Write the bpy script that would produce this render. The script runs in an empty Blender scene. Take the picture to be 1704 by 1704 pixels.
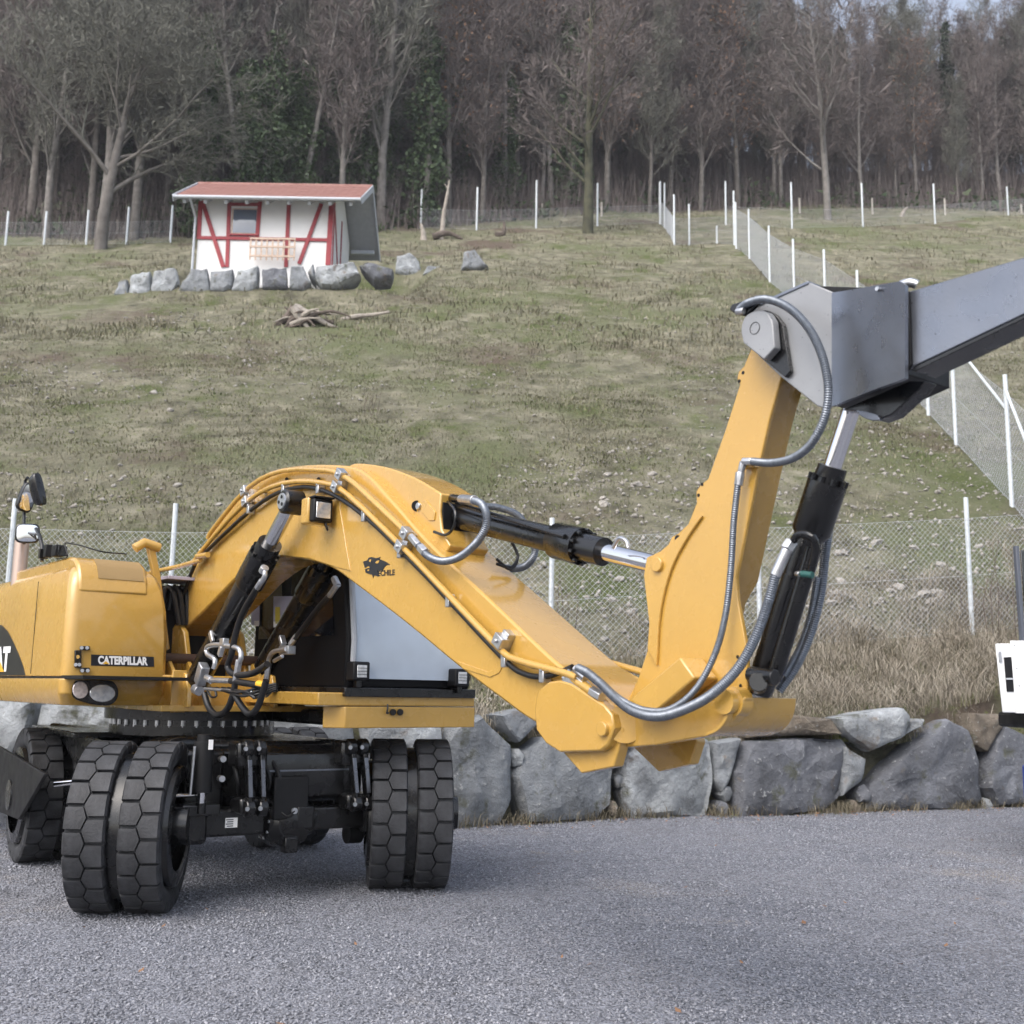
import bpy, math, random
import numpy as np
from mathutils import Vector, Matrix, noise
rnd = random.Random(7)
V = Vector
SC = bpy.context.scene
COL = SC.collection

# ------------------------------------------------------------------ camera
FPX, HOR, CAMZ = 1850.0, 1150.0, 1.35
PITCH = math.atan((HOR - 852) / FPX); ROLL = math.radians(-1.0)
cd = bpy.data.cameras.new('camera'); cam = bpy.data.objects.new('camera', cd); COL.objects.link(cam)
cam.location = (0, 0, CAMZ); cam.rotation_euler = (math.pi / 2 + PITCH, ROLL, 0)
cd.sensor_width = 36; cd.lens = FPX / 1704 * 36; cd.clip_start = .05; cd.clip_end = 3000
cd.dof.use_dof = True; cd.dof.focus_distance = 6.6; cd.dof.aperture_fstop = 3.6
SC.camera = cam

# ------------------------------------------------------------------ sky, sun, exposure
SUN_EL, SUN_AZ = math.radians(48), math.radians(215)      # azimuth clockwise from +Y
w = bpy.data.worlds.new('World'); SC.world = w; w.use_nodes = True
nt = w.node_tree; bg = nt.nodes['Background']
sky = nt.nodes.new('ShaderNodeTexSky'); sky.sky_type = 'NISHITA'; sky.sun_disc = False
sky.sun_elevation = SUN_EL; sky.sun_rotation = SUN_AZ; sky.dust_density = 4.0; sky.air_density = 1.0
hs = nt.nodes.new('ShaderNodeHueSaturation'); hs.inputs['Saturation'].default_value = .58
nt.links.new(sky.outputs[0], hs.inputs['Color']); nt.links.new(hs.outputs[0], bg.inputs[0])
bg.inputs[1].default_value = .14
sd = bpy.data.lights.new('sun', 'SUN'); sd.energy = .6; sd.angle = math.radians(60); sd.color = (1, .98, .95)
so = bpy.data.objects.new('sun', sd); COL.objects.link(so)
sdir = V((math.sin(SUN_AZ) * math.cos(SUN_EL), math.cos(SUN_AZ) * math.cos(SUN_EL), math.sin(SUN_EL)))
so.rotation_euler = sdir.to_track_quat('Z', 'Y').to_euler(); so.location = (0, 0, 30)
vs = SC.view_settings; vs.view_transform = 'Standard'; vs.look = 'None'; vs.gamma = 1; vs.exposure = 1.2
vs.use_curve_mapping = False

# ------------------------------------------------------------------ sight lines used as a survey of the place
RM = cam.rotation_euler.to_matrix()
CAMP = V((0, 0, CAMZ))
def ray(px, py):
    d = RM @ V(((px - 852) / FPX, (852 - py) / FPX, -1)); return d / d.y
def on_plane(px, py, p0, n):
    d = ray(px, py); return CAMP + d * ((p0 - CAMP).dot(n) / d.dot(n))

# ------------------------------------------------------------------ materials
MATS = {}
def mat(name, col, rough=.5, metal=0, var=.0, vscale=6., col2=None, bump=0, bscale=60., coat=0, spec=.5, detail=5., dirt=0, speck=None):
    m = bpy.data.materials.new(name); m.use_nodes = True; n = m.node_tree.nodes; L = m.node_tree.links
    b = n['Principled BSDF']; b.inputs['Roughness'].default_value = rough; b.inputs['Metallic'].default_value = metal
    b.inputs['Specular IOR Level'].default_value = spec; b.inputs['Coat Weight'].default_value = coat
    b.inputs['Coat Roughness'].default_value = .08
    c = (*col, 1); b.inputs['Base Color'].default_value = c
    tc = n.new('ShaderNodeTexCoord')
    if var or col2:
        t = n.new('ShaderNodeTexNoise'); t.inputs['Scale'].default_value = vscale; t.inputs['Detail'].default_value = detail
        L.new(tc.outputs['Object'], t.inputs['Vector'])
        r = n.new('ShaderNodeValToRGB'); r.color_ramp.elements[0].position = .3; r.color_ramp.elements[1].position = .7
        if col2: r.color_ramp.elements[0].color = c; r.color_ramp.elements[1].color = (*col2, 1)
        else:
            r.color_ramp.elements[0].color = tuple(x * (1 - var) for x in col) + (1,)
            r.color_ramp.elements[1].color = tuple(min(1, x * (1 + var)) for x in col) + (1,)
        L.new(t.outputs['Fac'], r.inputs['Fac']); L.new(r.outputs[0], b.inputs['Base Color'])
    if speck:
        sc_, lo_, hi_, sc2 = speck
        t3 = n.new('ShaderNodeTexNoise'); t3.inputs['Scale'].default_value = sc_; t3.inputs['Detail'].default_value = 4
        L.new(tc.outputs['Object'], t3.inputs['Vector'])
        m3 = n.new('ShaderNodeMapRange'); m3.inputs[1].default_value = lo_; m3.inputs[2].default_value = hi_; L.new(t3.outputs['Fac'], m3.inputs[0])
        x3 = n.new('ShaderNodeMix'); x3.data_type = 'RGBA'; L.new(m3.outputs[0], x3.inputs[0]); x3.inputs[7].default_value = (*sc2, 1)
        src = b.inputs['Base Color'].links[0].from_socket if b.inputs['Base Color'].links else None
        if src: L.new(src, x3.inputs[6])
        else: x3.inputs[6].default_value = c
        L.new(x3.outputs[2], b.inputs['Base Color'])
    if dirt:
        t2 = n.new('ShaderNodeTexNoise'); t2.inputs['Scale'].default_value = 9; t2.inputs['Detail'].default_value = 8
        L.new(tc.outputs['Object'], t2.inputs['Vector'])
        mr = n.new('ShaderNodeMapRange'); mr.inputs[1].default_value = .35; mr.inputs[2].default_value = .75
        mr.inputs[3].default_value = rough; mr.inputs[4].default_value = min(1, rough + dirt)
        L.new(t2.outputs['Fac'], mr.inputs[0]); L.new(mr.outputs[0], b.inputs['Roughness'])
    if bump:
        t = n.new('ShaderNodeTexNoise'); t.inputs['Scale'].default_value = bscale; t.inputs['Detail'].default_value = 6
        L.new(tc.outputs['Object'], t.inputs['Vector'])
        bp = n.new('ShaderNodeBump'); bp.inputs['Strength'].default_value = bump; bp.inputs['Distance'].default_value = .02
        L.new(t.outputs['Fac'], bp.inputs['Height']); L.new(bp.outputs[0], b.inputs['Normal'])
    MATS[name] = m; return m

YEL = mat('yellow_paint', (.51, .30, .062), .25, var=.04, vscale=3, coat=.9, bump=.015, bscale=260, dirt=.06, speck=(70, .70, .78, (.50, .35, .13)))
YELD = mat('anti_slip_yellow', (.30, .20, .085), .8, bump=.3, bscale=300)
BLK = mat('black_paint', (.0045, .0045, .005), .2, coat=.3, bump=.03, bscale=150, dirt=.2)
BLKM = mat('black_matte', (.006, .006, .007), .45, var=.3, bump=.05, dirt=.2, spec=.35)
GREY = mat('dark_primer_steel', (.20, .215, .25), .22, var=.14, vscale=3, metal=.8, speck=(110, .70, .73, (.03, .03, .03)), bump=.05, bscale=120, dirt=.25, spec=.6)
GREYL = mat('dusty_primer_steel', (.30, .305, .315), .42, var=.10, vscale=4, metal=.35, bump=.04, bscale=120, speck=(110, .69, .73, (.05, .05, .05)))
CHR = mat('chrome', (.8, .8, .82), .12, metal=1)
ZNC = mat('zinc_steel', (.55, .56, .58), .33, metal=.9, var=.15, vscale=40)
HOSE = mat('braided_hose', (.17, .19, .22), .36, metal=.6, var=.2, vscale=60)
RUB = mat('hose_rubber', (.006, .006, .007), .42)
TYR = mat('tyre_rubber', (.004, .004, .005), .66, col2=(.05, .052, .058), vscale=8, detail=10, bump=.25, bscale=60)
GLS = mat('dark_window', (.006, .007, .01), .03, spec=.8, coat=.4)
SKYREFL = mat('windscreen_sky_reflection', (.56, .63, .71), .06, var=.18, vscale=1.6, coat=.5)  # sky reflection on the windscreen painted in as a pale blue base colour
WHT = mat('white_paint', (.78, .79, .80), .4, var=.03)
DEC = mat('decal_black', (.012, .013, .018), .3)
LTR = mat('decal_white', (.8, .8, .8), .4)
LTY = mat('decal_yellow', (.75, .42, .03), .4)
LENS = mat('lamp_lens', (.85, .88, .92), .12, metal=.6, var=.25, vscale=40, coat=.6)
LENO = mat('indicator_lens', (.80, .70, .68), .12, metal=.3, var=.3, vscale=40, coat=.6)
MIR = mat('mirror_glass', (.8, .82, .85), .03, metal=1)
GALV = mat('galvanised_post', (.62, .66, .69), .5, metal=.2, var=.1, vscale=12)
WIRE = mat('wire', (.52, .55, .58), .5, metal=.3)
CONC = mat('weathered_wood_post', (.42, .39, .35), .9, var=.2, vscale=8)
BARK = mat('bark', (.10, .09, .08), .95, col2=(.20, .185, .17), vscale=3, bump=.6, bscale=12)
BARKM = mat('mossy_bark', (.045, .045, .032), .95, col2=(.10, .10, .06), vscale=2.5, bump=.6, bscale=12)
BARKP = mat('pale_bark', (.13, .12, .11), .95, col2=(.24, .225, .21), vscale=3, bump=.5, bscale=12)
TWG = mat('twigs', (.115, .095, .088), .95, col2=(.21, .18, .172), vscale=.5)
TWGG = mat('grey_twigs', (.11, .11, .09), .95, col2=(.20, .20, .17), vscale=.5)
LEAFO = mat('dead_leaves', (.19, .10, .055), .9, col2=(.28, .16, .09), vscale=2)
NEED = mat('needles', (.022, .035, .022), .8, col2=(.045, .062, .035), vscale=1.5)
IVY = mat('ivy_leaves', (.028, .055, .020), .6, col2=(.075, .115, .042), vscale=1.5)
TIMB = mat('red_timber', (.31, .035, .045), .6, var=.12, vscale=9)
PLAS = mat('white_plaster', (.80, .80, .79), .85, var=.03, vscale=3)
TILE = mat('clay_tile', (.24, .105, .085), .8, col2=(.34, .19, .165), vscale=2.5)
SLAT = mat('grey_board', (.42, .44, .47), .7, var=.06)
SLATL = mat('pale_grey_board', (.50, .53, .57), .6, var=.05)
PINE = mat('raw_wood', (.56, .43, .34), .8, var=.15, vscale=10)
DEAD = mat('dead_wood', (.26, .23, .20), .95, col2=(.42, .38, .33), vscale=6, bump=.5, bscale=30)
DEADD = mat('dark_dead_wood', (.07, .055, .045), .95, col2=(.16, .13, .11), vscale=6, bump=.5, bscale=30)
BLUE = mat('blue_paint', (.03, .06, .32), .4)
CHR2 = mat('stack_steel', (.55, .43, .37), .35, metal=.7)

def ramp_mat(name, cols, scale, rough=.95, bump=.4, bscale=20, extra=None, vor=0, dist=.05):
    """mottled ground or rock: several octaves of noise through a colour ramp."""
    m = bpy.data.materials.new(name); m.use_nodes = True; n = m.node_tree.nodes; L = m.node_tree.links
    b = n['Principled BSDF']; b.inputs['Roughness'].default_value = rough; b.inputs['Specular IOR Level'].default_value = .25
    tc = n.new('ShaderNodeTexCoord')
    def nz(s, d=8, r=.6):
        t = n.new('ShaderNodeTexNoise'); t.inputs['Scale'].default_value = s; t.inputs['Detail'].default_value = d
        t.inputs['Roughness'].default_value = r; L.new(tc.outputs['Object'], t.inputs['Vector']); return t
    t = nz(scale, 10, .68)
    r = n.new('ShaderNodeValToRGB'); e = r.color_ramp.elements
    for i, (p, c) in enumerate(cols):
        x = e[i] if i < 2 else e.new(p)
        x.position = p; x.color = (*c, 1)
    L.new(t.outputs['Fac'], r.inputs['Fac']); out = r.outputs[0]
    for (s, lo, hi, c) in (extra or []):
        t2 = nz(s, 7, .65); mr = n.new('ShaderNodeMapRange'); mr.inputs[1].default_value = lo; mr.inputs[2].default_value = hi
        L.new(t2.outputs['Fac'], mr.inputs[0]); mx = n.new('ShaderNodeMix'); mx.data_type = 'RGBA'
        L.new(mr.outputs[0], mx.inputs[0]); L.new(out, mx.inputs[6]); mx.inputs[7].default_value = (*c, 1); out = mx.outputs[2]
    hgt = nz(bscale, 9, .7).outputs['Fac']
    if vor:
        vt = n.new('ShaderNodeTexVoronoi'); vt.inputs['Scale'].default_value = vor; L.new(tc.outputs['Object'], vt.inputs['Vector'])
        sp = n.new('ShaderNodeSeparateColor'); L.new(vt.outputs['Color'], sp.inputs[0])
        mr = n.new('ShaderNodeMapRange'); mr.inputs[3].default_value = .45; mr.inputs[4].default_value = 1.6; L.new(sp.outputs[0], mr.inputs[0])
        mx = n.new('ShaderNodeMix'); mx.data_type = 'RGBA'; mx.blend_type = 'MULTIPLY'; mx.inputs[0].default_value = 1
        L.new(out, mx.inputs[6]); L.new(mr.outputs[0], mx.inputs[7]); out = mx.outputs[2]
        hgt = vt.outputs['Distance']
    L.new(out, b.inputs['Base Color'])
    bp = n.new('ShaderNodeBump'); bp.inputs['Strength'].default_value = bump; bp.inputs['Distance'].default_value = dist
    if vor: bp.invert = True
    L.new(hgt, bp.inputs['Height']); L.new(bp.outputs[0], b.inputs['Normal'])
    MATS[name] = m; return m
GRAV = ramp_mat('gravel', [(.3, (.125, .132, .155)), (.7, (.23, .236, .262))], .5, vor=70, bump=1.0, dist=.012,
                extra=[(.35, .56, .72, (.27, .245, .22)), (1.7, .56, .70, (.13, .132, .145))])
PEB = ramp_mat('gravel_stones', [(.3, (.085, .09, .105)), (.5, (.215, .222, .25)), (.7, (.47, .475, .51))], 45, bump=.2, bscale=300, dist=.003, extra=[(.5, .5, .66, (.17, .172, .19)), (.8, .60, .72, (.30, .27, .245))])
HILL = ramp_mat('hill_grass', [(.28, (.065, .060, .044)), (.42, (.155, .148, .102)), (.56, (.245, .232, .165)), (.72, (.37, .345, .265))], 1.3, bump=1.0, bscale=9, dist=.16,
                extra=[(.16, .50, .62, (.15, .165, .085)), (.23, .55, .66, (.135, .105, .082)), (.5, .54, .66, (.11, .13, .05)), (6, .58, .70, (.165, .19, .065)), (9, .62, .72, (.36, .35, .33))])
FLOOR = ramp_mat('forest_floor', [(.3, (.085, .068, .055)), (.7, (.17, .14, .115))], .8, bump=.8, bscale=5, dist=.2)
ROCK = [ramp_mat('boulder_%s' % nm, [(.28, tuple(x * .3 for x in c)), (.42, tuple(x * .72 for x in c)), (.58, c), (.75, tuple(min(.8, x * 1.7) for x in c))], sc_, bump=1.0, bscale=7, dist=.09,
                 extra=[(2.2, .60, .70, (.25, .20, .15)), (14, .60, .72, (.52, .53, .53)), (3.1, .58, .68, (.13, .135, .10)), (1.1, .55, .72, (.11, .115, .125))]) for nm, c, sc_ in
        (('blue_grey', (.31, .33, .35), 2.2), ('dark_grey', (.20, .21, .235), 1.5), ('pale_grey', (.42, .445, .465), 2.6), ('brown', (.24, .205, .165), 2.4))]
BLADE = [mat('dry_grass', (.27, .235, .185), .9, col2=(.44, .395, .32), vscale=3), mat('green_grass', (.115, .132, .05), .9, col2=(.19, .195, .09), vscale=2),
         mat('brown_grass', (.155, .135, .092), .9, col2=(.24, .21, .15), vscale=2)]
BLADE[1] = ramp_mat('meadow_turf', [(.34, (.085, .108, .036)), (.46, (.155, .178, .075)), (.56, (.225, .225, .125)), (.68, (.32, .30, .20))], .55, bump=0)
BLADE.append(ramp_mat('meadow_straw', [(.34, (.10, .094, .058)), (.46, (.18, .168, .112)), (.56, (.27, .25, .18)), (.70, (.40, .37, .28))], .4, bump=0))
PEBS = ramp_mat('field_stones', [(.3, (.24, .22, .195)), (.7, (.42, .40, .37))], 6, bump=.4, bscale=30)

# ------------------------------------------------------------------ mesh helpers
class MB:
    def __init__(s): s.v = []; s.f = []
    def add(s, vs, fs):
        o = len(s.v); s.v += [tuple(p) for p in vs]; s.f += [tuple(i + o for i in f) for f in fs]; return s
    def box(s, c, X, Y, Z):
        c, X, Y, Z = V(c), V(X), V(Y), V(Z)
        return s.add([c + X * a + Y * b + Z * d for d in (-1, 1) for a, b in ((-1, -1), (1, -1), (1, 1), (-1, 1))],
                     [(3, 2, 1, 0), (4, 5, 6, 7), (0, 1, 5, 4), (1, 2, 6, 5), (2, 3, 7, 6), (3, 0, 4, 7)])
    def prism(s, pts, ext):
        n = len(pts); ext = V(ext)
        return s.add([V(p) for p in pts] + [V(p) + ext for p in pts],
                     [tuple(range(n)), tuple(range(2 * n - 1, n - 1, -1))] + [(i, i + n, (i + 1) % n + n, (i + 1) % n) for i in range(n)])
    def tube(s, path, r, n=10, cap=True, rs=None):
        path = [V(p) for p in path]; k = len(path); up = None; rings = []
        for i in range(k):
            t = (path[min(i + 1, k - 1)] - path[max(i - 1, 0)]).normalized()
            if up is None:
                a = V((0, 0, 1)) if abs(t.z) < .9 else V((1, 0, 0)); up = (a - t * a.dot(t)).normalized()
            else:
                up = (up - t * up.dot(t)).normalized()
            b = t.cross(up); rr = rs[i] if rs else r
            rings.append([path[i] + (up * math.cos(2 * math.pi * j / n) + b * math.sin(2 * math.pi * j / n)) * rr for j in range(n)])
        fs = [(i * n + j, i * n + (j + 1) % n, (i + 1) * n + (j + 1) % n, (i + 1) * n + j) for i in range(k - 1) for j in range(n)]
        if cap: fs += [tuple(range(n - 1, -1, -1)), tuple(range((k - 1) * n, k * n))]
        return s.add([p for q in rings for p in q], fs)
    def cyl(s, a, b, r, r2=None, n=24):
        return s.tube([a, b], r, n, rs=[r, r if r2 is None else r2])
    def lathe(s, p0, ax, prof, n=32, cap=False):
        """prof: (distance along axis, radius)"""
        p0, ax = V(p0), V(ax).normalized()
        return s.tube([p0 + ax * (a + i * 1e-5) for i, (a, r) in enumerate(prof)], 0, n, cap, rs=[r for a, r in prof]) if False else s._lathe(p0, ax, prof, n, cap)
    def _lathe(s, p0, ax, prof, n, cap):
        a = V((0, 0, 1)) if abs(ax.z) < .9 else V((1, 0, 0)); u = (a - ax * a.dot(ax)).normalized(); b = ax.cross(u)
        vs = [p0 + ax * d + (u * math.cos(2 * math.pi * j / n) + b * math.sin(2 * math.pi * j / n)) * r for d, r in prof for j in range(n)]
        k = len(prof)
        fs = [(i * n + j, i * n + (j + 1) % n, (i + 1) * n + (j + 1) % n, (i + 1) * n + j) for i in range(k - 1) for j in range(n)]
        if cap: fs += [tuple(range(n - 1, -1, -1)), tuple(range((k - 1) * n, k * n))]
        return s.add(vs, fs)
    def build(s, name, m, parent=None, bevel=0, smooth=38, org=None):
        if org is None:
            org = V((0, 0, 0)); q = parent
            while q: org = org + q.location; q = q.parent
        me = bpy.data.meshes.new(name)
        me.from_pydata([(x - org.x, y - org.y, z - org.z) for x, y, z in s.v], [], s.f); me.materials.append(m)
        fix(me, smooth)
        o = bpy.data.objects.new(name, me); COL.objects.link(o)
        if parent: o.parent = parent
        if bevel:
            b = o.modifiers.new('bevel', 'BEVEL'); b.width = bevel; b.segments = 2; b.limit_method = 'ANGLE'; b.angle_limit = math.radians(40)
        return o
import bmesh
def fix(me, smooth=38):
    bm = bmesh.new(); bm.from_mesh(me); bmesh.ops.recalc_face_normals(bm, faces=bm.faces); bm.to_mesh(me); bm.free()
    if smooth:
        me.shade_smooth(); me.set_sharp_from_angle(angle=math.radians(smooth))
def fast_mesh(name, v, f, m, k=3, smooth=False):
    """numpy arrays -> mesh; f has k corners per face"""
    me = bpy.data.meshes.new(name); v = np.asarray(v, np.float32).reshape(-1, 3); f = np.asarray(f, np.int32).reshape(-1, k)
    me.vertices.add(len(v)); me.vertices.foreach_set('co', v.ravel()); me.loops.add(f.size); me.loops.foreach_set('vertex_index', f.ravel())
    me.polygons.add(len(f)); me.polygons.foreach_set('loop_start', np.arange(len(f), dtype=np.int32) * k)
    me.update(calc_edges=True); me.materials.append(m)
    if smooth: me.shade_smooth()
    return me
def thing(name, label, cat, loc=(0, 0, 0), group=None):
    o = bpy.data.objects.new(name, None); o.empty_display_size = .2; COL.objects.link(o); o.location = loc
    return tag(o, label, cat, group)
def tag(o, label, cat, group=None):
    o['label'] = label; o['category'] = cat
    if group: o['group'] = group
    return o
def kind(o, k): o['kind'] = k; return o
def link(name, me, parent=None):
    o = bpy.data.objects.new(name, me); COL.objects.link(o); o.parent = parent; return o
def spline(pts, step=.02):
    """Catmull-Rom through points, sampled about every step metres"""
    pts = [V(p) for p in pts]; P_ = [pts[0] * 2 - pts[1]] + pts + [pts[-1] * 2 - pts[-2]]; out = []
    for i in range(1, len(P_) - 2):
        a, b, c, d = P_[i - 1:i + 3]; n = max(2, int((c - b).length / step))
        for k in range(n):
            t = k / n
            out.append(.5 * ((2 * b) + (c - a) * t + (2 * a - 5 * b + 4 * c - d) * t * t + (3 * b - a - 3 * c + d) * t ** 3))
    out.append(pts[-1]); return out
def ribbed(mb, pts, r, pitch=.008, amp=.075):
    p = spline(pts, pitch / 2); return mb.tube(p, r, 10, rs=[r * (1 + (amp if i % 2 else -amp)) for i in range(len(p))])
def text_mesh(s, bold=.0):
    c = bpy.data.curves.new('lettering', 'FONT'); c.body = s; c.size = 1; c.offset = bold; c.resolution_u = 3
    o = bpy.data.objects.new('lettering', c); COL.objects.link(o)
    bpy.context.view_layer.update()
    me = bpy.data.meshes.new_from_object(o.evaluated_get(bpy.context.evaluated_depsgraph_get()))
    bpy.data.objects.remove(o); 
    vs = np.array([v.co[:] for v in me.vertices]); fs = [tuple(p.vertices) for p in me.polygons]; bpy.data.meshes.remove(me)
    mn, mx = vs.min(0), vs.max(0); vs = (vs - mn) / np.maximum(mx - mn, 1e-6); return vs, fs
def lettering(name, s, p00, p10, p01, m, parent, bold=.03):
    """text stretched over the quad p00 (lower left) p10 (lower right) p01 (upper left)"""
    vs, fs = text_mesh(s, bold); X, Y = V(p10) - V(p00), V(p01) - V(p00); b = MB()
    b.add([V(p00) + X * float(a) + Y * float(c) for a, c, _ in vs], fs); return b.build(name, m, parent, smooth=0)

# ------------------------------------------------------------------ terrain
WALL = [(-40, 16), (-20, 13.0), (-9, 11.6), (-5, 11.2), (-2.5, 11.1), (-.53, 11.47), (1.35, 12.6), (3.9, 13.55), (6.6, 14.7), (12, 16.2), (30, 20), (60, 24)]
def yw(x):
    if x <= WALL[0][0]: return WALL[0][1]
    for (a, ya), (b, yb) in zip(WALL, WALL[1:]):
        if x <= b: return ya + (yb - ya) * (x - a) / (b - a)
    return WALL[-1][1]
def forest_edge(x): return 56 + 22 * sst(-24, 24, x)
def sst(a, b, x):
    t = min(1, max(0, (x - a) / (b - a))); return t * t * (3 - 2 * t)
HX0, HX1, HY = -11.9, -6.85, 41.5        # the cottage's footprint
PADZ = 16.55
def height(x, y):
    p = -7.1 + .568 * y
    fe_ = forest_edge(x) + 1
    p += (.07 + .25 * (1 - sst(.08, .30, x / max(y, 1)))) * max(0, y - fe_)
    p -= sst(96, 125, y) * .5 * max(0, y - 96)
    s = y - yw(x); tr = .92 + .12 * s
    k = .5; h = max(k - abs(p - tr), 0) / k; z = max(p, tr) + h * h * k * .25
    amp = sst(.4, 4, s)
    z += amp * (.30 * noise.noise(V((x * .11, y * .11, 3))) + .10 * noise.noise(V((x * .45, y * .45, 7))) + .04 * noise.noise(V((x * 1.5, y * 1.5, 1))) + .13 * noise.noise(V((x * .30, y * 1.3, 21))) + .06 * noise.noise(V((x * .9, y * 3.0, 25))))
    # level pad under the cottage, held by its boulders
    d = max(HX0 - 1.2 - x, x - HX1 - .9, 0); e = max(HY - .5 - y, 0) * 2.2; g = max(y - (HY + 4.6), 0)
    f = (1 - sst(0, 2.4, d)) * (1 - sst(0, 1.6, e)) * (1 - sst(0, 4.5, g))
    return z + (PADZ - z) * f
def T(px, py, y0=10.5, y1=140):
    d = ray(px, py); a = y0; step = .4; y = y0
    while y < y1:
        y += step; p = CAMP + d * y
        if y > yw(p.x) + .3 and p.z < height(p.x, y):
            lo, hi = y - step, y
            for _ in range(14):
                m_ = (lo + hi) / 2; p = CAMP + d * m_
                if p.z < height(p.x, m_): hi = m_
                else: lo = m_
            return CAMP + d * hi
    return CAMP + d * y1

xs = np.concatenate([np.linspace(-110, -26, 36), np.linspace(-25, 25, 151), np.linspace(26, 110, 36)])
ss = np.concatenate([[.28], np.linspace(.34, 14, 90), np.linspace(14.3, 50, 120), np.linspace(51, 130, 50)])
for nm, mt, sel in (('hillside', HILL, 0), ('forest_floor', FLOOR, 1)):
    vv = []; ff = []; idx = {}
    for i, x in enumerate(xs):
        for j, s_ in enumerate(ss):
            y = yw(x) + s_; z = height(x, y) if j else -.2
            idx[i, j] = len(vv); vv.append((x, y, z))
    for i in range(len(xs) - 1):
        for j in range(len(ss) - 1):
            inf = yw(xs[i]) + ss[j] > forest_edge(xs[i]) + 1.5 * noise.noise(V((xs[i] * .3, 0, 0)))
            if inf == bool(sel): ff.append((idx[i, j], idx[i + 1, j], idx[i + 1, j + 1], idx[i, j + 1]))
    o = kind(link(nm, fast_mesh(nm, vv, ff, mt, 4, True)), 'structure')
# gravel yard
gx = np.linspace(-14, 14, 120); gy = np.linspace(2, 17, 90)
vv = [(x, y, .012 * noise.noise(V((x * .8, y * .8, 0))) + .006 * noise.noise(V((x * 3, y * 3, 5)))) for x in gx for y in gy]
ff = [(i * 90 + j, (i + 1) * 90 + j, (i + 1) * 90 + j + 1, i * 90 + j + 1) for i in range(119) for j in range(89)]
n0 = len(vv)
vv += [(-300, -300, -.03), (300, -300, -.03), (300, 17, -.03), (-300, 17, -.03)]; ff.append((n0, n0 + 1, n0 + 2, n0 + 3))
kind(link('gravel_yard', fast_mesh('gravel_yard', vv, ff, GRAV, 4, True)), 'structure')

# ------------------------------------------------------------------ excavator: frames of reference
BETA = math.radians(38)
FU = V((math.sin(BETA), -math.cos(BETA), 0)); LU = V((math.cos(BETA), math.sin(BETA), 0)); ZU = V((0, 0, 1))
_f = ray(300, 1090) * 8.2; FOOT = V((_f.x, _f.y, 0))
def P(px, py, o=0.): return on_plane(px, py, FOOT + LU * o, LU)              # on the fore-and-aft plane at lateral offset o
def Q(px, py, t): return on_plane(px, py, FOOT + FU * t, FU)                 # on the transverse plane at distance t ahead of the boom foot
def M(t, o, z): return FOOT + FU * t + LU * o + ZU * z
def to(p): d = V(p) - FOOT; return d.dot(FU), d.dot(LU), d.z
TH = math.radians(33)
CU = V((math.sin(TH), -math.cos(TH), 0)); CL = V((math.cos(TH), math.sin(TH), 0))
FMID = V((-1.50, 7.50, 0)); SW = FMID - CU * 1.25
def K(u, v, z): return SW + CU * u + CL * v + ZU * z                         # chassis frame
EX = thing('wheeled_excavator', 'yellow and black wheeled excavator with twin tyres and its boom reaching over the gravel', 'excavator', SW)

def plate(name, pxs, o0, o1, m, parent, bevel=.006):
    return MB().prism([P(x, y, o0) for x, y in pxs], LU * (o1 - o0)).build(name, m, parent, bevel)
def disc(name, px, py, o0, o1, r, m, parent, bevel=.003):
    c = P(px, py, o0); return MB().cyl(c, c + LU * (o1 - o0), r, n=28).build(name, m, parent, bevel)

# ---- boom
UP = [(266, 1052), (292, 1008), (318, 958), (340, 905), (368, 860), (405, 815), (440, 790), (480, 777), (545, 773), (600, 782), (647, 828), (695, 883), (731, 920), (808, 992), (915, 1093), (945, 1115), (985, 1140), (1022, 1176)]
LO = [(1012, 1240), (900, 1207), (830, 1160), (760, 1107), (700, 1057), (646, 1014), (593, 974), (554, 946), (514, 932), (470, 926), (430, 935), (396, 958), (370, 984), (320, 1035), (276, 1076), (266, 1070)]
def smooth_px(pts, k=4):
    q = spline([(x, y, 0) for x, y in pts], 1e9); out = []
    P_ = [V((x, y, 0)) for x, y in pts]; P_ = [P_[0] * 2 - P_[1]] + P_ + [P_[-1] * 2 - P_[-2]]
    for i in range(1, len(P_) - 2):
        a, b, c, d = P_[i - 1:i + 3]
        for j in range(k):
            t = j / k; v = .5 * ((2 * b) + (c - a) * t + (2 * a - 5 * b + 4 * c - d) * t * t + (3 * b - a - 3 * c + d) * t ** 3); out.append((v.x, v.y))
    out.append(pts[-1]); return out
BW = .37
boom = plate('boom', smooth_px(UP) + smooth_px(LO), 0, BW, YEL, EX, .012)
hump = plate('cylinder_housing', smooth_px([(575, 780), (592, 771), (640, 777), (690, 795), (734, 821)]) + [(731, 850), (734, 880), (749, 908), (735, 930), (690, 890), (630, 830)], .06, .31, YEL, boom, .008)
plate('housing_mouth', [(728, 832), (738, 836), (738, 885), (728, 880)], .075, .295, BLKM, hump, 0)  # black block stands in for the shade inside the open end
sl = MB().tube([P(694, 842, .058), P(694, 842, .066)], .03, 20)
sl.build('bolt_slot', BLKM, hump); disc('bolt', 694, 842, .045, .07, .019, ZNC, hump)
plate('slot_plate', [(702, 836), (708, 832), (724, 852), (722, 866), (714, 866), (700, 851)], .053, .062, YEL, hump, .002)
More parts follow.
